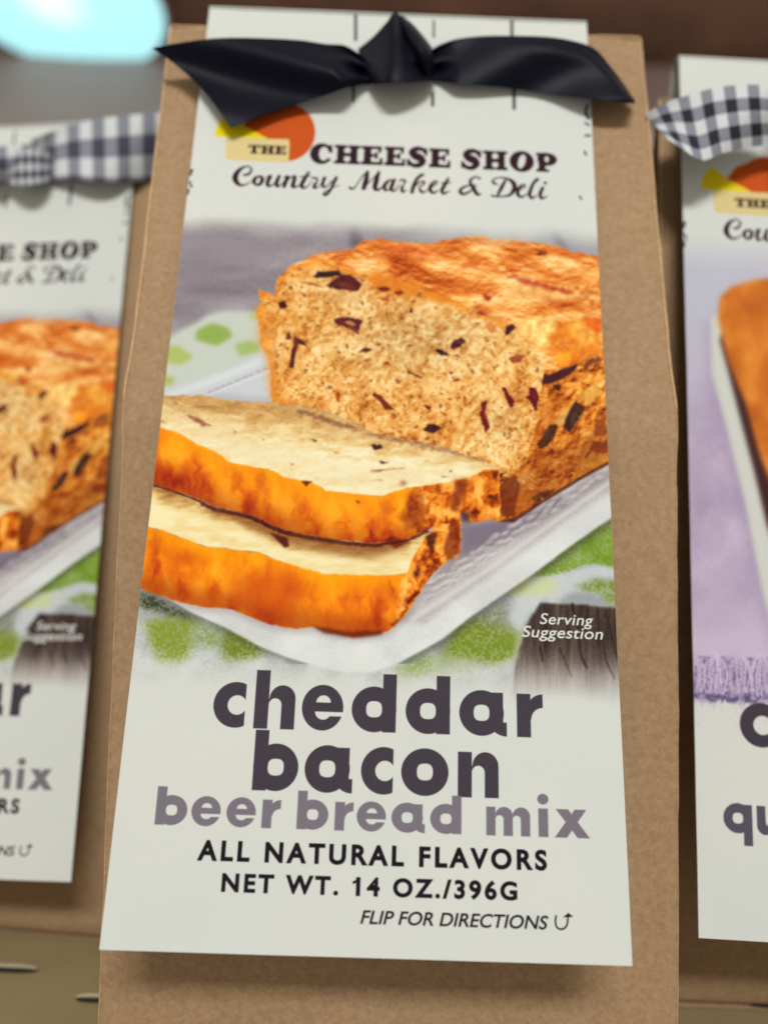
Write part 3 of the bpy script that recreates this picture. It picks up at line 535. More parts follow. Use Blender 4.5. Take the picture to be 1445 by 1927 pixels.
DARK, GREY, BLACK, MAROON = (60, 52, 60), (112, 104, 112), (26, 20, 26), (44, 22, 30)
def top_logo(P):
    z = lambda L: [(400 + a / 4.25, 180 + b / 4.25) for a, b in L]
    cir = [(585 + 232 * math.cos(t), 297 + 232 * math.sin(t)) for t in np.linspace(-2.2, 1.5, 40)]
    P.polyl(z(cir + [(560, 540), (430, 350), (240, 242), (330, 150)]), (186, 76, 20))
    P.polyl(z([(15, 325), (18, 290), (35, 240), (62, 195), (130, 150), (240, 238), (440, 345), (120, 336)]), (216, 192, 14))
    c = z([(100, 360), (105, 342), (125, 338), (300, 344), (600, 352), (613, 366), (606, 520), (592, 540), (350, 530), (125, 518), (100, 500)])
    P.polyl(c, (205, 184, 128))
    y0, y1 = lab(505, 291)[1], lab(505, 274.5)[1]
    for ch, a, b in (('T', 466, 489), ('H', 490, 516), ('E', 517, 538)):
        ua, ub = lab(a, 285)[0], lab(b, 285)[0]; P.coop(ch, ua, y0, y0 - y1, ub - ua, (52, 30, 28))
    b = lab(650, 310.6)[1]; H = b - lab(650, 274.5)[1]
    for ch, a, c in (('C', 583, 625), ('H', 628, 677.6), ('E', 679, 720), ('E', 722.5, 762), ('S', 764.5, 803.5), ('E', 806.5, 847), ('S', 866.4, 904.7), ('H', 907.5, 954), ('O', 958, 1003.5), ('P', 1007.5, 1047)):
        yy = 292 + (a - 600) * .043; ua, ub = lab(a, yy)[0], lab(c, yy)[0]; P.coop(ch, ua, b, H, ub - ua, MAROON)
    z1 = [[(250, 640, 14), (285, 632, 16), (308, 600, 12), (295, 575, 9), (255, 572, 12), (205, 605, 26), (178, 660, 34), (200, 708, 24), (245, 722, 12), (300, 695, 6)],
          [(375, 650, 10), (345, 660, 20), (328, 690, 24), (345, 718, 14), (375, 715, 20), (395, 680, 24), (385, 650, 14), (375, 650, 8), (400, 665, 5), (440, 655, 5)],
          [(440, 650, 6), (460, 650, 20), (440, 690, 24), (440, 725, 20), (470, 725, 10), (505, 690, 6), (530, 650, 8)], [(530, 650, 20), (510, 700, 24), (515, 732, 18), (545, 720, 7), (570, 690, 6)],
          [(575, 660, 12), (600, 655, 20), (580, 700, 24), (570, 735, 20)], [(580, 700, 8), (625, 660, 8), (655, 655, 20), (645, 700, 24), (640, 735, 22), (670, 735, 10), (700, 715, 6)],
          [(765, 620, 14), (735, 670, 24), (710, 720, 24), (720, 745, 18), (755, 735, 7), (790, 690, 5)], [(700, 655, 8), (780, 650, 8)], [(790, 670, 6), (805, 665, 12), (830, 672, 14), (835, 690, 8), (815, 720, 20), (810, 745, 18), (840, 740, 6), (880, 690, 5)],
          [(885, 670, 14), (895, 665, 18), (880, 700, 20), (880, 735, 18), (910, 735, 8), (950, 690, 8)], [(985, 665, 20), (960, 720, 20), (935, 770, 16), (905, 800, 18), (885, 800, 12), (900, 775, 8), (960, 745, 6), (1015, 722, 4)],
          [(1095, 745, 16), (1115, 755, 12), (1140, 735, 8), (1190, 660, 8), (1235, 615, 8)], [(1235, 618, 18), (1225, 680, 30), (1205, 750, 26)], [(1205, 750, 8), (1260, 690, 7), (1325, 625, 10)], [(1325, 622, 18), (1305, 690, 30), (1295, 750, 26), (1325, 762, 14), (1355, 735, 6)]]
    z2 = [[(75, 385, 8), (40, 395, 16), (12, 430, 24), (15, 465, 18), (45, 460, 8), (85, 395, 8)], [(90, 385, 18), (70, 430, 24), (65, 465, 20), (95, 470, 10), (130, 420, 5)],
          [(130, 395, 6), (150, 385, 12), (175, 395, 14), (165, 420, 8), (150, 450, 18), (155, 480, 16), (185, 470, 6)], [(240, 430, 6), (290, 370, 6), (320, 345, 12), (305, 340, 8), (275, 370, 18), (245, 430, 22), (230, 485, 20)],
          [(250, 440, 8), (300, 400, 10), (330, 405, 12), (310, 430, 10), (290, 440, 8), (305, 480, 18), (335, 480, 8), (370, 450, 5)], [(375, 450, 6), (410, 430, 8), (430, 405, 10), (415, 395, 10), (385, 425, 20), (375, 465, 22), (400, 490, 16), (440, 470, 6)],
          [(520, 375, 14), (495, 420, 22), (470, 470, 22), (485, 495, 16), (530, 475, 6)], [(465, 410, 8), (540, 410, 8)], [(770, 375, 14), (745, 362, 10), (710, 375, 14), (695, 405, 18), (720, 450, 24), (750, 500, 22), (780, 500, 8)],
          [(745, 430, 6), (690, 430, 10), (635, 450, 16), (615, 480, 20), (640, 500, 18), (690, 480, 12), (735, 440, 6)], [(905, 420, 14), (880, 410, 16), (880, 385, 10), (920, 370, 8), (985, 375, 14), (1035, 405, 26), (1050, 450, 28), (1015, 505, 18), (950, 520, 10), (890, 518, 12), (865, 510, 10)], [(975, 395, 16), (945, 450, 22), (915, 510, 14)],
          [(1070, 470, 6), (1110, 455, 8), (1135, 435, 10), (1115, 425, 10), (1085, 455, 20), (1075, 500, 22), (1105, 525, 14), (1150, 500, 6)], [(1160, 480, 6), (1215, 410, 8), (1240, 385, 10), (1225, 380, 10), (1195, 425, 18), (1170, 500, 22), (1190, 535, 14), (1225, 510, 6)], [(1275, 450, 18), (1255, 500, 22), (1265, 535, 16), (1310, 520, 6)], [(1295, 412, 18), (1297, 413, 18)]]
    for L in z1: P.stroke([(400 + a / 4.25, 180 + b / 4.25, w / 3.1) for a, b, w in L], MAROON)
    for L in z2: P.stroke([(720 + a / 4.25, 250 + b / 4.25, w / 3.1) for a, b, w in L], MAROON)
    # register ticks and stray ink at the paper's edges
    for x, y0, y1, w in ((668, 28, 75, 6), (664, 165, 192, 5), (816, 140, 155, 4), (813, 178, 200, 6), (966, 165, 207, 6.5), (962, 36, 70, 6), (815, 40, 70, 4)):
        P.stroke([(x, y0, w), (x, (y0 + y1) / 2, w), (x, y1, w)], (66, 66, 68))
    for L in ([(1104, 200, 5), (1101, 215, 6), (1106, 226, 6)], [(1100, 234, 4), (1106, 238, 5)], [(1101, 258, 5), (1108, 258, 5)], [(1099, 288, 4), (1101, 294, 4)], [(1090, 373, 4), (1093, 378, 3)], [(361, 320, 5), (357, 330, 5)], [(357, 342, 3), (360, 352, 4)], [(354, 358, 5), (353, 366, 4)]):
        P.stroke(L, (50, 52, 62))
def name_print(P):
    for ch, u in zip('cheddar', (17.3, 25.62, 35.2, 45.3, 56.25, 67.15, 78.85)): P.geo(ch, u, 182.35, 8.95, 1.01, DARK)
    for ch, u in zip('bacon', (26.25, 36.45, 47.65, 55.65, 66.92)): P.geo(ch, u, 194.1, 8.95, 1.0, DARK)
    for ch, u in zip('beerbreadmix', (7.85, 14.8, 21.65, 28.6, 35.45, 42.85, 47.15, 53.95, 61.55, 72.55, 82.8, 85.95)): P.geo(ch, u, 200.95, 5.5, 1.12, GREY)
    P.stroke([(666, 1660.5, 4.5), (670, 1658.5, 4.5), (674.5, 1655, 5.5)], BLACK)
    L = [(1340, 303), (1338, 325), (1342, 342), (1352, 350), (1364, 351), (1376, 343), (1382, 328), (1384, 300)]
    P.stroke([(360 + a / 1.953, 1570 + b / 1.953, 3.0) for a, b in L], BLACK)
    P.polyl([(360 + a / 1.953, 1570 + b / 1.953) for a, b in ((1366, 308), (1385, 292), (1403, 306))], BLACK)
# ---------------------------------------------------------------- helpers
def tag(o, label=None, cat=None, group=None, kind=None):
    for k, v in (('label', label), ('category', cat), ('group', group), ('kind', kind)):
        if v: o[k] = v
    return o
def empty(name, loc=(0, 0, 0), rot=(0, 0, 0)):
    o = bpy.data.objects.new(name, None); COL.objects.link(o); o.location = loc; o.rotation_euler = rot; o.empty_display_size = .01; return o
def mesh(name, V, F, mat=None, parent=None, uv=None, smooth=True, mats=None, fm=None):
    me = bpy.data.meshes.new(name); me.from_pydata([tuple(v) for v in V], [], F); me.update()
    o = bpy.data.objects.new(name, me); COL.objects.link(o)
    for m_ in (mats or [mat]):
        if m_: me.materials.append(m_)
    if fm is not None: me.polygons.foreach_set('material_index', fm)
    if uv is not None:
        l = me.uv_layers.new(name='UVMap'); idx = np.empty(len(me.loops), np.int32); me.loops.foreach_get('vertex_index', idx)
        l.data.foreach_set('uv', np.asarray(uv, np.float32)[idx].ravel())
    me.polygons.foreach_set('use_smooth', [smooth] * len(me.polygons))
    if parent: o.parent = parent
    return o
def grid(fn, nu, nv):
    V = []; F = []; UV = []
    for j in range(nv + 1):
        for i in range(nu + 1):
            V.append(fn(i / nu, j / nv)); UV.append((i / nu, j / nv))
    for j in range(nv):
        for i in range(nu):
            a = j * (nu + 1) + i; F.append((a, a + 1, a + nu + 2, a + nu + 1))
    return V, F, UV
def tube(P, r, n=8, closed=False):
    V = []; F = []; P = [Vector(p) for p in P]; m = len(P)
    for i, p in enumerate(P):
        t = (P[min(i + 1, m - 1)] - P[max(i - 1, 0)]).normalized(); a = t.cross(Vector((0, 1, 0.01))).normalized(); b = t.cross(a)
        rr = r(i / (m - 1)) if callable(r) else r
        for k in range(n):
            q = 2 * math.pi * k / n; V.append(p + a * math.cos(q) * rr + b * math.sin(q) * rr)
    for i in range(m - 1):
        for k in range(n):
            F.append((i * n + k, i * n + (k + 1) % n, (i + 1) * n + (k + 1) % n, (i + 1) * n + k))
    F.append(tuple(range(n))[::-1]); F.append(tuple((m - 1) * n + k for k in range(n))); return V, F
def box(x0, x1, y0, y1, z0, z1, bev=0.0006, name='board', mat=None, parent=None):
    bm = bmesh.new(); bmesh.ops.create_cube(bm, size=1)
    for v in bm.verts: v.co = Vector(((x0 + x1) / 2 + v.co.x * (x1 - x0), (y0 + y1) / 2 + v.co.y * (y1 - y0), (z0 + z1) / 2 + v.co.z * (z1 - z0)))
    if bev: bmesh.ops.bevel(bm, geom=bm.edges[:], offset=bev, segments=2, affect='EDGES')
    me = bpy.data.meshes.new(name); bm.to_mesh(me); bm.free(); o = bpy.data.objects.new(name, me); COL.objects.link(o); me.materials.append(mat)
    if parent: o.parent = parent
    return o
def solid(o, t, off=0):
    m_ = o.modifiers.new('thickness', 'SOLIDIFY'); m_.thickness = t; m_.offset = off
    e_ = o.modifiers.new('crisp_edges', 'EDGE_SPLIT'); e_.split_angle = R(50); return o
def h1(x, s=0):
    """smooth 1-D wobble"""
    return math.sin(x * 1.7 + s * 2.1) * .5 + math.sin(x * 3.9 + s * 4.3) * .3 + math.sin(x * 8.3 + s) * .2
# ---------------------------------------------------------------- materials
def new_mat(name, rough=.6, spec=.3):
    m_ = bpy.data.materials.new(name); m_.use_nodes = True; b = m_.node_tree.nodes['Principled BSDF']
    b.inputs['Roughness'].default_value = rough; b.inputs['Specular IOR Level'].default_value = spec; return m_, m_.node_tree.nodes, m_.node_tree.links, b
def noise(n, l, sc_, det, vec=None, rough=.6, dist=0):
    t = n.new('ShaderNodeTexNoise'); t.inputs['Scale'].default_value = sc_; t.inputs['Detail'].default_value = det; t.inputs['Roughness'].default_value = rough; t.inputs['Distortion'].default_value = dist
    if vec: l.new(vec, t.inputs['Vector'])
    return t.outputs['Fac']
def cramp(n, l, fac, stops):
    r = n.new('ShaderNodeValToRGB'); e = r.color_ramp.elements; e[0].position, e[0].color = stops[0][0], (*stops[0][1], 1); e[1].position, e[1].color = stops[-1][0], (*stops[-1][1], 1)
    for p, c in stops[1:-1]: x = e.new(p); x.color = (*c, 1)
    l.new(fac, r.inputs[0]); return r.outputs[0]
def mixc(n, l, fac, a, b, mode='MIX'):
    x = n.new('ShaderNodeMix'); x.data_type = 'RGBA'; x.blend_type = mode
    for i, v in ((0, fac), (6, a), (7, b)):
        if hasattr(v, 'links') or hasattr(v, 'is_linked'): l.new(v, x.inputs[i])
        else: x.inputs[i].default_value = v if i == 0 else (*v, 1)
    return x.outputs[2]
def bump(n, l, b, h, strength, dist):
    x = n.new('ShaderNodeBump'); x.inputs['Strength'].default_value = strength; x.inputs['Distance'].default_value = dist; l.new(h, x.inputs['Height']); l.new(x.outputs[0], b.inputs['Normal'])
def kraft(name, k=1.0):
    m_, n, l, b = new_mat(name, .9, .1); tc = n.new('ShaderNodeTexCoord').outputs['Object']
    big = noise(n, l, 22, 4, tc, .6); mid = noise(n, l, 700, 3, tc, .65, .5); mp = n.new('ShaderNodeMapping'); mp.inputs['Scale'].default_value = (1, 1, 2.2); mp.inputs['Rotation'].default_value = (0, .5, 0); l.new(tc, mp.inputs[0])
    fib = noise(n, l, 2400, 2, mp.outputs[0], .5, 1.6); wr = n.new('ShaderNodeTexVoronoi'); wr.feature = 'DISTANCE_TO_EDGE'; wr.inputs['Scale'].default_value = 950; wr.inputs['Randomness'].default_value = 1
    wv = n.new('ShaderNodeVectorMath'); wv.operation = 'ADD'; nn = n.new('ShaderNodeTexNoise'); nn.inputs['Scale'].default_value = 900; l.new(tc, nn.inputs['Vector']); sv = n.new('ShaderNodeVectorMath'); sv.operation = 'SCALE'; sv.inputs['Scale'].default_value = .003; l.new(nn.outputs['Color'], sv.inputs[0]); l.new(tc, wv.inputs[0]); l.new(sv.outputs[0], wv.inputs[1]); l.new(wv.outputs[0], wr.inputs['Vector'])
    c0 = cramp(n, l, big, [(.3, (.272 * k, .168 * k, .087 * k)), (.7, (.318 * k, .201 * k, .109 * k))])
    c1 = mixc(n, l, .45, c0, cramp(n, l, mid, [(.3, (.20 * k, .12 * k, .060 * k)), (.5, (.298 * k, .186 * k, .099 * k)), (.72, (.39 * k, .265 * k, .158 * k))]))
    c2 = mixc(n, l, cramp(n, l, fib, [(.60, (0, 0, 0)), (.72, (.5, .5, .5))]), c1, (.42 * k, .30 * k, .175 * k))
    c3 = mixc(n, l, cramp(n, l, noise(n, l, 1100, 2, tc, .5, .8), [(.72, (0, 0, 0)), (.79, (.6, .6, .6))]), c2, (.12, .07, .04))
    l.new(c3, b.inputs['Base Color'])
    ad = n.new('ShaderNodeMath'); ad.operation = 'ADD'; l.new(fib, ad.inputs[0]); l.new(mid, ad.inputs[1]); bump(n, l, b, ad.outputs[0], .35, .00025)
    b1 = b.inputs['Normal'].links[0].from_node; b2 = n.new('ShaderNodeBump'); b2.inputs['Strength'].default_value = .5; b2.inputs['Distance'].default_value = .0022; mq = n.new('ShaderNodeMapping'); mq.inputs['Scale'].default_value = (1, 1, .45); l.new(tc, mq.inputs[0]); l.new(noise(n, l, 48, 3, mq.outputs[0], .45, .6), b2.inputs['Height']); l.new(b2.outputs[0], b1.inputs['Normal'])
    return m_
M_KRAFT = kraft('brown_kraft_paper', 1.07); M_FOLD = kraft('worn_highlit_kraft_fold', 1.7)  # fold copy is paler: some wear, plus the edge highlight painted into its colour
def plain(name, c, rough=.6, spec=.3, var=.12, scale=60):
    m_, n, l, b = new_mat(name, rough, spec); tc = n.new('ShaderNodeTexCoord').outputs['Object']; f = noise(n, l, scale, 4, tc)
    l.new(cramp(n, l, f, [(.3, tuple(v * (1 - var) for v in c)), (.7, tuple(min(1, v * (1 + var)) for v in c))]), b.inputs['Base Color']); return m_
PAPER = (.535, .545, .50)
M_PAPER = plain('white_card', PAPER, .6, .12, .02)
M_WALL = plain('beige_back_panel', (.52, .40, .375), .8, .1, .06, 9)
M_SHELFWOOD = plain('dark_brown_board', (.21, .125, .085), .7, .2, .3, 14)
M_METAL = plain('olive_painted_metal', (.235, .175, .085), .55, .2, .08, 30)
M_SLOT = plain('slot_rim', (.30, .25, .15), .5, .3, .05, 30)
M_SLOT_SHADE = plain('slot_shade', (.03, .025, .02), .8, .1, .05, 30)
M_LAMPRIM = plain('lamp_rim', (.30, .25, .26), .4, .5, .05, 30)
def lamp_mat():
    m_, n, l, b = new_mat('glowing_diffuser', .4); tc = n.new('ShaderNodeTexCoord').outputs['Object']; g = n.new('ShaderNodeVectorMath'); g.operation = 'LENGTH'; l.new(tc, g.inputs[0])
    c = cramp(n, l, g.outputs['Value'], [(.004, (1.0, 1.0, 1.0)), (.030, (.46, .93, 1.0))]); b.inputs['Base Color'].default_value = (.3, .5, .55, 1)
    l.new(c, b.inputs['Emission Color']); b.inputs['Emission Strength'].default_value = .93; return m_
def satin():
    m_, n, l, b = new_mat('black_satin', .38, .07); b.inputs['Base Color'].default_value = (.0028, .0028, .0075, 1); b.inputs['Sheen Weight'].default_value = .0; b.inputs['Sheen Roughness'].default_value = .35
    uv = n.new('ShaderNodeTexCoord').outputs['UV']; mp = n.new('ShaderNodeMapping'); mp.inputs['Scale'].default_value = (4, 420, 1); l.new(uv, mp.inputs[0]); bump(n, l, b, noise(n, l, 1, 2, mp.outputs[0]), .25, .0001); return m_
M_SATIN = satin()
def gingham(fu, fv, dk=.02):
    m_, n, l, b = new_mat('gingham_cloth', .85, .15); uv = n.new('ShaderNodeTexCoord').outputs['UV']; sp = n.new('ShaderNodeSeparateXYZ'); l.new(uv, sp.inputs[0])
    def st(o, k):
        a = n.new('ShaderNodeMath'); a.operation = 'MULTIPLY'; a.inputs[1].default_value = k; l.new(o, a.inputs[0]); f = n.new('ShaderNodeMath'); f.operation = 'FRACT'; l.new(a.outputs[0], f.inputs[0])
        g = n.new('ShaderNodeMath'); g.operation = 'GREATER_THAN'; g.inputs[1].default_value = .5; l.new(f.outputs[0], g.inputs[0]); return g.outputs[0]
    s_ = n.new('ShaderNodeMath'); s_.operation = 'ADD'; l.new(st(sp.outputs[0], fu), s_.inputs[0]); l.new(st(sp.outputs[1], fv), s_.inputs[1])
    h = n.new('ShaderNodeMath'); h.operation = 'MULTIPLY'; h.inputs[1].default_value = .5; l.new(s_.outputs[0], h.inputs[0])
    r = n.new('ShaderNodeValToRGB'); r.color_ramp.interpolation = 'CONSTANT'; e = r.color_ramp.elements; e[0].position = 0; e[0].color = (.50, .51, .50, 1); e[1].position = .4; e[1].color = (.19, .19, .22, 1); x = e.new(.9); x.color = (dk, dk * .95, dk * 1.3, 1)
    l.new(h.outputs[0], r.inputs[0]); l.new(r.outputs[0], b.inputs['Base Color']); mp = n.new('ShaderNodeMapping'); mp.inputs['Scale'].default_value = (500, 160, 1); l.new(uv, mp.inputs[0]); bump(n, l, b, noise(n, l, 1, 1, mp.outputs[0]), .3, .0001); return m_
M_GING = gingham(6.0, 1.6, .05); M_GING2 = gingham(6.2, 2.4)
# ---------------------------------------------------------------- text outlines from the built-in font, inked on the print
def text_ink(P, body, u0, u1, base, cap, col, bold=0.0, shear=0.0, space=1.0, rise=0.0):
    cu = bpy.data.curves.new('outline', 'FONT'); cu.body = body; cu.offset = bold; cu.shear = shear; cu.space_character = space; cu.resolution_u = 6
    o = bpy.data.objects.new('outline', cu); COL.objects.link(o); bpy.context.view_layer.update()
    me = o.evaluated_get(bpy.context.evaluated_depsgraph_get()).to_mesh(); me.calc_loop_triangles()
    co = np.array([v.co[:2] for v in me.vertices]); tri = np.array([t.vertices[:] for t in me.loop_triangles])
    cu.body = 'E'; bpy.context.view_layer.update(); me2 = o.evaluated_get(bpy.context.evaluated_depsgraph_get()).to_mesh(); ch = max(v.co.y for v in me2.vertices) + min(v.co.y for v in me2.vertices) * 0
    o.evaluated_get(bpy.context.evaluated_depsgraph_get()).to_mesh_clear()
    bpy.data.objects.remove(o); bpy.data.curves.remove(cu)
    x0, x1 = co[:, 0].min(), co[:, 0].max(); U = u0 + (co[:, 0] - x0) / (x1 - x0) * (u1 - u0); V = base - co[:, 1] / ch * cap + (U - u0) / (u1 - u0) * rise
    r = P.reg(U.min() - .3, U.max() + .3, V.min() - .3, V.max() + .3); sl, _, _ = r; S = 3; hh = (sl[0].stop - sl[0].start) * S; ww = (sl[1].stop - sl[1].start) * S
    m = np.zeros((hh, ww), bool); X = (U * TPM - sl[1].start) * S; Y = (V * TPM - sl[0].start) * S
    for t in tri:
        ax, bx, cx = X[t]; ay, by, cy = Y[t]; D = (bx - ax) * (cy - ay) - (cx - ax) * (by - ay)
        if abs(D) < 1e-9: continue
        i0, i1, j0, j1 = int(max(0, min(ay, by, cy))), int(max(ay, by, cy)) + 2, int(max(0, min(ax, bx, cx))), int(max(ax, bx, cx)) + 2
        yy, xx = np.mgrid[i0:min(i1, hh), j0:min(j1, ww)]; xx = xx + .5; yy = yy + .5
        w1 = ((xx - ax) * (cy - ay) - (cx - ax) * (yy - ay)) / D; w2 = ((bx - ax) * (yy - ay) - (xx - ax) * (by - ay)) / D
        m[i0:i1, j0:j1] |= (w1 >= -1e-6) & (w2 >= -1e-6) & (w1 + w2 <= 1 + 1e-6)
    P.ink(sl, m.reshape(hh // S, S, ww // S, S).mean((1, 3)), col)
def small_print(P):
    text_ink(P, 'ALL NATURAL FLAVORS', 16.7, 84.3, 206.95, 3.5, BLACK, .036, 0, 1.30, -.15)
    text_ink(P, 'NET WT. 14 OZ./396G', 21.85, 78.45, 212.35, 3.15, BLACK, .036, 0, 1.27, -.1)
    text_ink(P, 'FLIP FOR DIRECTIONS', 48.6, 84.3, 217.2, 2.3, BLACK, .012, .22, 1.0, 0)
    text_ink(P, 'Serving', 83.9, 95.2, 159.45, 2.25, (208, 208, 202), .012, .2, 1.05, 0)
    text_ink(P, 'Suggestion', 80.15, 97.15, 162.25, 2.3, (208, 208, 202), .012, .2, 1.05, 0)
GAIN = .94
def print_material(P, name):
    A = np.ones((P.h, P.w, 4), np.float32); A[..., :3] = lin2srgb(np.clip(srgb2lin(P.A) * GAIN, 0, .93)); A = A[::-1]
    im = bpy.data.images.new(name, P.w, P.h, alpha=False); im.pixels.foreach_set(np.ascontiguousarray(A).ravel()); im.update(); im.pack()
    m_, n, l, b = new_mat(name, .65, .06); t = n.new('ShaderNodeTexImage'); t.image = im; t.interpolation = 'Cubic'; l.new(t.outputs[0], b.inputs['Base Color'])
    tc = n.new('ShaderNodeTexCoord').outputs['Object']; bump(n, l, b, noise(n, l, 900, 3, tc), .10, .0002); return m_
P1 = Print(); cv, al = paint_bread(); P1.picture(cv, al, HM); top_logo(P1); name_print(P1); small_print(P1); M_PRINT = print_material(P1, 'cheddar_label_print')
# ---------------------------------------------------------------- the display: shelf, back panel, board above
shelf = empty('display_shelf', (0, .3, 0)); tag(shelf, 'olive painted metal shelf with small slots under the kraft bags', 'shelf')
def sbox(*a, **k):
    o = box(*a, **k); o.parent = shelf; o.location = -shelf.location; return o
sbox(-1.0, 1.0, .150, .66, -.020, 0.0, bev=.001, name='shelf_deck', mat=M_METAL)
sbox(-1.0, 1.0, .1405, .1495, -.030, -.004, bev=.002, name='front_lip', mat=M_METAL)
def slot(px, py, L, W):
    y = CAM_H; d = at(px, py, .2) - Vector((0, 0, CAM_H)); p = Vector((0, 0, CAM_H)) + d * (-CAM_H / d.z)
    N = 28; ring = [(p.x + math.cos(a) * (L / 2) + (L * .3 if math.cos(a) > 0 else -L * .3), p.y + math.sin(a) * W / 2, .0012) for a in np.linspace(0, 2 * math.pi, N)]
    half = [(x, y_ + .0002, .0008) for x, y_, _ in ring[:N // 2 + 1]]
    V, F = tube(half, lambda t: .0001 + .0005 * math.sin(t * math.pi), 8); o = mesh('slot_rim', V, F, M_SLOT, shelf); o.location = -shelf.location
    o = mesh('slot_shade', [(x, y_, .0006) for x, y_, _ in ring[:-1]], [tuple(range(N - 1))], M_SLOT_SHADE, shelf, smooth=False); o.location = -shelf.location  # flat dark sheet on the deck, the shade inside the slot put in as colour
slot(0, 1828, .012, .0022); slot(192, 1886, .008, .0020); slot(1462, 1897, .009, .0022); slot(-200, 1800, .014, .004)
wall = box(-1.2, 1.2, .56, .58, 0.0005, .75, name='back_panel', mat=M_WALL); tag(wall, 'beige grey panel behind the row of bags', 'back panel', kind=None)
wall.name = 'back_panel'; wall['kind'] = 'structure'; del wall['label']; del wall['category']
top = box(-1.2, 1.2, .455, .5595, .505, .560, name='upper_shelf_board', mat=M_SHELFWOOD); tag(top, 'dark brown board running across above the bags', 'shelf board')
# round lamp under the board
lc = at(98, 6, .50); lamp = empty('round_lamp', (lc.x, lc.y, lc.z)); tag(lamp, 'round pale cyan glowing lamp at the upper left above the bags', 'lamp')
def disc(r, z, n=64): return [(math.cos(a) * r, math.sin(a) * r, z) for a in np.linspace(0, 2 * math.pi, n, endpoint=False)]
V = [(0, 0, 0)]; F = []
for k in range(1, 9): V += disc(.077 * k / 8, .0015 * (k / 8) ** 4 * 2)
for i in range(64): F.append((0, 1 + (i + 1) % 64, 1 + i))
for k in range(7):
    for i in range(64): a = 1 + k * 64 + i; b_ = 1 + k * 64 + (i + 1) % 64; F.append((a, b_, b_ + 64, a + 64))
mesh('diffuser', V, F, lamp_mat(), lamp)
V, F = tube([(math.cos(a) * .0785, math.sin(a) * .0785, .004) for a in np.linspace(0, 2 * math.pi, 65)], .0025, 8); mesh('rim', V, F, M_LAMPRIM, lamp)
V = disc(.078, .004) + disc(.070, .022); F = [(i, (i + 1) % 64, 64 + (i + 1) % 64, 64 + i) for i in range(64)] + [tuple(range(64, 128))]; mesh('housing', V, F, M_LAMPRIM, lamp)
V, F = tube([(0, 0, .02), (0, .004, .3)], .004, 10); mesh('hanging_rod', V, F, M_LAMPRIM, lamp)
# ---------------------------------------------------------------- kraft bags
def fbw(a, b): return float(fb(np.array([[a]]), np.array([[b]]), 5, 2)[0, 0])
BW, BH, BD, ZC = 125.0, 251.0, 52.0, 146.0      # mm: width, height, depth, height of the crease
def y_front0(z):
    t = max(0.0, (z - ZC + 6) / (BH - ZC + 6)); s = t * t / (t + .03) * 1.03 if t > 0 else 0
    return 22.5 * s + .9 * math.sin(min(1, z / ZC) * math.pi) * -1
def y_back0(z):
    t = max(0.0, (z - ZC + 6) / (BH - ZC + 6)); return BD + (24.3 - BD) * t
def make_bag(name, loc, rz, lean, seed, label, taper=22.5):
    root = empty(name, loc, (0, lean, rz)); tag(root, label, 'paper bag', 'kraft paper bags in a row on the shelf')
    hw = BW / 2; y_front = lambda z: y_front0(z) * (taper / 22.5 if z > ZC else 1); y_back = lambda z: y_back0(z) + (taper - 22.5) * max(0, (z - ZC) / (BH - ZC))
    def edge(z, s): return s * (hw + .13 * h1(z / 13., seed + s) + (.7 * math.exp(-((z - ZC) / 9) ** 2)))
    def front(u, v):
        z = 1.3 + v * (BH - 1.3); x = edge(z, -1) * (1 - u) + edge(z, 1) * u; b = math.sin(u * math.pi)
        
        y = y_front(z) + b * (-.9 * math.sin(v * math.pi)) + .22 * h1(z / 16. + u * 3, seed) * b + .6 * (1 - u) ** 12 + .6 * u ** 12
        y += .8 * math.exp(-((z - 19) / 2.2) ** 2) * b * -.35 + 1.6 * max(0, 1 - (z - 1.3) / 2.5) ** 2
        y += .35 * b * (fbw(x / 21. + seed, z / 33.) - .5) * 2 + .25 * math.exp(-((z - ZC) / 2.0) ** 2) * b * h1(x / 7., seed)
        return (x * mm, y * mm, z * mm)
    V, F, UV = grid(front, 40, 90); solid(mesh('front_panel', V, F, M_KRAFT, root), .00022)
    def back(u, v):
        z = v * BH; x = edge(z, -1) * (1 - u) + edge(z, 1) * u; return (x * mm, y_back(z) * mm, z * mm)
    V, F, UV = grid(back, 10, 40); solid(mesh('back_panel', V, F, M_KRAFT, root), .00022)
    for s in (-1, 1):
        def gus(u, v):
            z = v * BH; d = y_back(z) - y_front(z); w = math.sqrt(max(0, (BD / 2) ** 2 - (d / 2) ** 2)) ; k = 1 - abs(u * 2 - 1); k2 = k ** 1.0
            return ((edge(z, s) - s * (w * k2 + .6 * k)) * mm, (y_front(z) + .7 + (d - 1.0) * u) * mm, z * mm)
        V, F, UV = grid(gus, 12, 50); solid(mesh('side_gusset', V, F, M_KRAFT, root), .00022)
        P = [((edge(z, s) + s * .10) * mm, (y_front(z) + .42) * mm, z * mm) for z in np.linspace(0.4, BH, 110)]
        V, F = tube(P, lambda t: ((.32 if t > .585 else .12) + .05 * h1(t * 60, seed)) * mm, 8); mesh('fold_edge', V, F, M_FOLD, root)  # pale ridge carries the painted highlight along the fold, thicker above the crease
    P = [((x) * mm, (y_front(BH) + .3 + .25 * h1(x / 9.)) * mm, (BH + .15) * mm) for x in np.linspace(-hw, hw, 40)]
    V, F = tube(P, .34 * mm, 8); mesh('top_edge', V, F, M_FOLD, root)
    V = [(-hw * mm, .5 * mm, .3 * mm), (hw * mm, .5 * mm, .3 * mm), (hw * mm, (BD - .5) * mm, .3 * mm), (-hw * mm, (BD - .5) * mm, .3 * mm)]
    mesh('base', V, [(0, 1, 2, 3)], M_KRAFT, root)
    return root
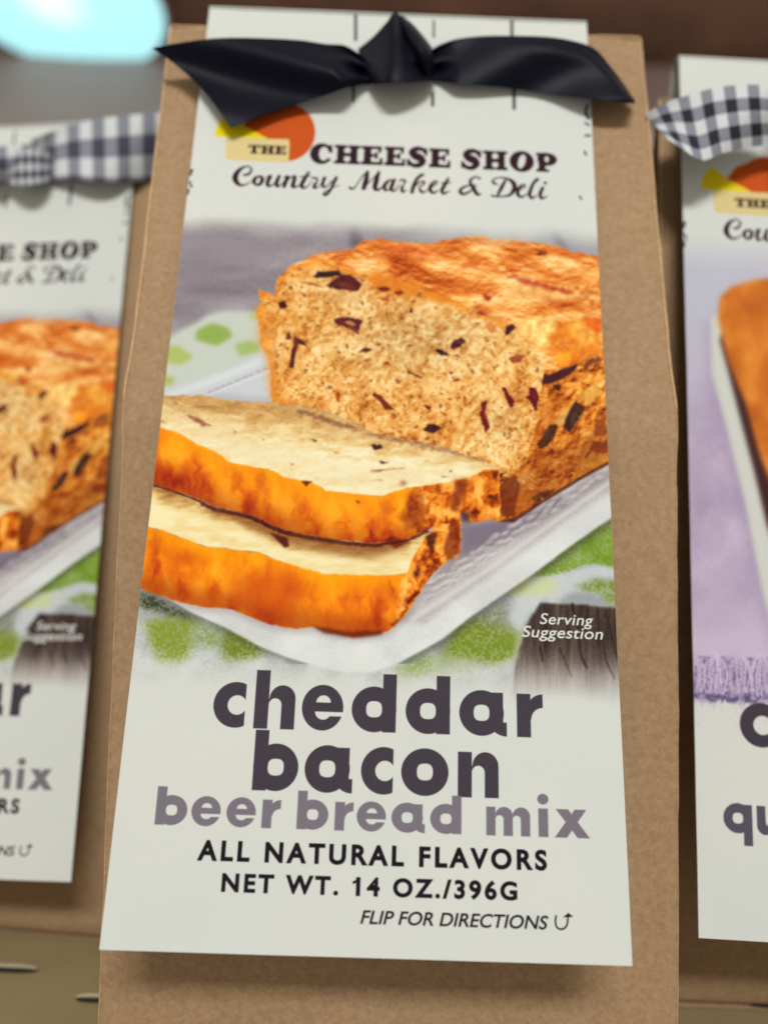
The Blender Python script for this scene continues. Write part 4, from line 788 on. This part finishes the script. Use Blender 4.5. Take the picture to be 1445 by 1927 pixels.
# ---------------------------------------------------------------- label cards folded over the bag tops
def make_label(name, TL, xd, yd, mat, label, group=None, curl=0.0, twist=0.0, seed=0):
    root = empty(name, TL); tag(root, label, 'label', group); TL = Vector(TL); nrm = Vector(xd).cross(Vector(yd)).normalized()   # points into the scene
    xd = Vector(xd).normalized(); yd = Vector(yd).normalized()
    if nrm.y < 0: nrm = -nrm
    def front(u, v):
        U = u * LW * mm; W = v * LH * mm; b = -(math.sin(v * math.pi) ** 1) * .0004 + curl * (u - .5) ** 2 + twist * (u) * (1 - v) ** 1.5
        b += .00012 * h1(v * 9 + u * 2, seed)
        return xd * U + yd * W + nrm * b
    V, F, UV = grid(front, 20, 60); UV = [(u, 1 - v) for u, v in UV]
    solid(mesh('front_sheet', V, F, mat, root, UV), .0003, 1)
    r = .0026
    def fold(u, v):
        if v < .4: a = v / .4 * math.pi; q = xd * (u * LW * mm) + nrm * (r - math.cos(a) * r) - yd * (math.sin(a) * r * .5)
        else: q = xd * (u * LW * mm) + nrm * (2 * r) + Vector((0, .26, -.96)) * ((v - .4) * .15)
        q = q + nrm * (twist * u * (1 if v < .1 else 1)); return q
    V, F, UV = grid(fold, 12, 30); solid(mesh('back_sheet', V, F, M_PAPER, root), .0003, 1)
    return root
make_bag('kraft_bag', (.0055, .1665, 0), R(.3), R(-1.0), 1, 'kraft paper bag at the centre, nearest the camera, tied with a black ribbon')
def frame3(x, y): return Vector(x), Vector(y)
make_label('product_label', (-.05122, .18744, CAM_H + .14326), (0.99997, .00736, .00382), (.00520, -.19768, -.98025), M_PRINT, 'white CHEESE SHOP cheddar bacon beer bread mix label on the centre bag, in full view', None, 0, 0)
make_bag('kraft_bag', (-.1275, .2190, 0), R(-5.0), R(.0), 2, 'kraft paper bag cut off by the left edge, farther back than the centre bag', 12.0).scale.z = .955
make_label('product_label', (-.18197, .23525, CAM_H + .13075), (.99528, -.08788, .04112), (.02819, -.14355, -.98924), M_PRINT, 'cheddar bacon mix label on the left bag, its words cut off by the photo edge', None, 0, 0, 3)
make_bag('kraft_bag', (.1352, .1940, 0), R(0), R(0), 3, 'kraft paper bag cut off by the right edge, behind the lilac label', 5.0).scale.z = .962
# right-hand label artwork, drawn at its own measured place
RTL = Vector((.0767, .1965, .1411 + CAM_H)); RX = Vector((.99974, -.00316, -.0225)); RY = Vector((-.0227, -.1391, -.9900))
HR = np.zeros((3, 3))
for j, v in enumerate((RX * mm, RY * mm, RTL - Vector((0, 0, CAM_H)))):
    a_, b_, c_ = v.dot(rgt), -v.dot(upv), v.dot(fwd); HR[:, j] = (a_ * FPX + CX * c_, b_ * FPX + CY * c_, c_)
HR_I = np.linalg.inv(HR)
def labr(x, y):
    p = HR_I @ np.array([x, y, 1.0]); return p[:2] / p[2]
P2 = Print(); cv, al = paint_loaf_on_cloth(); P2.picture(cv, al, HR)
def right_print(P):
    top_logo(P)
    u, v = labr(1391.5, 1404); H = v - labr(1400, 1321)[1]; P.geo('c', u, v, H, 1.0, DARK)
    u, v = labr(1360.5, 1566); H = v - labr(1385, 1511)[1]; P.geo('q', u, v, H, 1.02, (78, 72, 84)); u2 = labr(1423.5, 1566)[0]; P.geo('u', u2, v, H, 1.0, (78, 72, 84))
right_print(P2); M_PRINT2 = print_material(P2, 'lilac_label_print')
make_label('product_label', RTL, RX, RY, M_PRINT2, 'label with lilac fringed cloth and smooth orange loaf on the right bag', None, 0, 0, 5)
# ---------------------------------------------------------------- ribbons
def resample(P, n):
    P = smooth_poly(P, 8, False); d = np.r_[0, np.cumsum(np.hypot(*np.diff(P, axis=0).T))]; t = np.linspace(0, d[-1], n + 1); return np.c_[np.interp(t, d, P[:, 0]), np.interp(t, d, P[:, 1])]
def strip(name, parent, top_, bot, depth, mat, nu=48, nv=16, t=.00025, cut=(0, 0)):
    A = resample(top_, nu); B = resample(bot, nu)
    def f(u, v):
        i = u * nu; k = min(nu - 1, int(i)); w = i - k; a = A[k] * (1 - w) + A[k + 1] * w; b = B[k] * (1 - w) + B[k + 1] * w; p = a * (1 - v) + b * v + np.array(cut) * math.sin(v * math.pi) * max(0, 1 - u * 4) ** 2
        return at(p[0], p[1], depth(u, v)) - parent.location
    V, F, UV = grid(f, nu, nv); return solid(mesh(name, V, F, mat, parent, UV), t)
kc = at(742, 100, .178); rib = empty('ribbon', kc); tag(rib, 'black satin ribbon knotted across the top of the centre bag', 'ribbon')
# left tail: from its outer cut end to the knot
def dl(u, v):
    pinch = ss(.78, 1., u); base = .1782 + .0050 * pinch + .0012 * math.sin(u * 5 + .5)
    return float(base + (v - .35) * (-.0015) * (1 - pinch) * (1 if u < .5 else 1) + (1 - pinch) * .0014 * math.sin(v * 5.2 - u * 6) + pinch * .0016 * math.sin(v * 13))
strip('ribbon_tail', rib, [(286, 90), (330, 82), (400, 73), (470, 72), (560, 76), (610, 83), (645, 85), (668, 97), (684, 108)], [(434, 240), (470, 226), (520, 208), (570, 192), (620, 176), (660, 163), (700, 157)], dl, M_SATIN, 60, 30, cut=(10, -9))
def dr(u, v):
    pinch = 1 - ss(0, .16, u); base = .1800 + .0035 * pinch + .0010 * math.sin(u * 6)
    top_roll = math.exp(-(v / .16) ** 2) * .003 * ss(.3, .7, u)
    return float(base + (v - .5) * (.0006) * (1 - pinch) + top_roll + pinch * .0014 * math.sin(v * 12) + (1 - pinch) * .0013 * math.sin(u * 9 + v * 3))
strip('ribbon_tail', rib, [(800, 112), (815, 92), (850, 76), (900, 69), (960, 68), (1030, 70), (1080, 78), (1118, 92), (1145, 122), (1170, 155), (1194, 190)], [(806, 148), (850, 156), (900, 160), (960, 166), (1020, 174), (1080, 182), (1130, 188), (1165, 192), (1194, 194)], dr, M_SATIN, 60, 30)
def dk(u, v):
    e = abs(u * 2 - 1); return float(.1762 + .0060 * e ** 2.2 + .004 * (1 - v) ** 2 + .0005 * math.sin(u * 9 + v * 2) + .0008 * math.sin(v * 5))
strip('knot', rib, [(668, 97), (700, 72), (728, 42), (742, 24), (760, 36), (790, 62), (814, 92)], [(692, 158), (705, 158), (725, 157), (745, 156), (770, 155), (795, 153), (818, 152)], dk, M_SATIN, 48, 24)
def dk2(u, v): return float(.1745 + .0060 * abs(u * 2 - 1) ** 2 + .003 * abs(v * 2 - 1) ** 2 + .0005 * math.sin(u * 6))
strip('knot_wrap', rib, [(744, 30), (752, 46), (764, 70), (776, 96), (786, 125), (796, 150)], [(757, 30), (780, 50), (800, 76), (812, 100), (816, 126), (816, 151)], dk2, M_SATIN, 30, 10)
def band_d(u, v): return float(.1885 - .0012 * math.sin(v * math.pi))
g1c = at(150, 290, .225); g1 = empty('ribbon', g1c); tag(g1, 'blurred grey and white gingham ribbon across the left bag', 'ribbon')
strip('ribbon_tail', g1, [(60, 262), (130, 236), (200, 222), (300, 212), (340, 210)], [(60, 345), (130, 336), (200, 342), (290, 338), (340, 336)], lambda u, v: float(.222 + .004 * math.sin(u * 6 + v * 2)), M_GING)
strip('ribbon_tail', g1, [(-260, 330), (-150, 300), (-60, 282), (0, 276), (70, 270)], [(-260, 400), (-150, 360), (-60, 350), (0, 348), (70, 340)], lambda u, v: float(.223 + .004 * math.sin(u * 5 + v * 2)), M_GING)
strip('knot', g1, [(10, 292), (40, 280), (80, 282), (98, 292)], [(8, 345), (40, 348), (80, 344), (100, 336)], lambda u, v: float(.218 + .006 * abs(u * 2 - 1) ** 2), M_GING2, 20, 12)
g2c = at(1400, 220, .185); g2 = empty('ribbon', g2c); tag(g2, 'blurred black and white gingham ribbon across the right bag', 'ribbon')
strip('ribbon_tail', g2, [(1214, 216), (1250, 194), (1300, 178), (1350, 165), (1420, 160), (1480, 170)], [(1255, 262), (1285, 282), (1320, 302), (1360, 288), (1420, 276), (1480, 270)], lambda u, v: float(.183 + .003 * math.sin(u * 5 + v * 3)), M_GING2)
strip('ribbon_tail', g2, [(1550, 180), (1650, 190), (1760, 230)], [(1550, 280), (1650, 300), (1760, 340)], lambda u, v: float(.185), M_GING2)
strip('knot', g2, [(1470, 165), (1500, 150), (1540, 160), (1570, 178)], [(1475, 275), (1500, 280), (1540, 280), (1570, 276)], lambda u, v: float(.180 + .006 * abs(u * 2 - 1) ** 2), M_GING2, 20, 12)
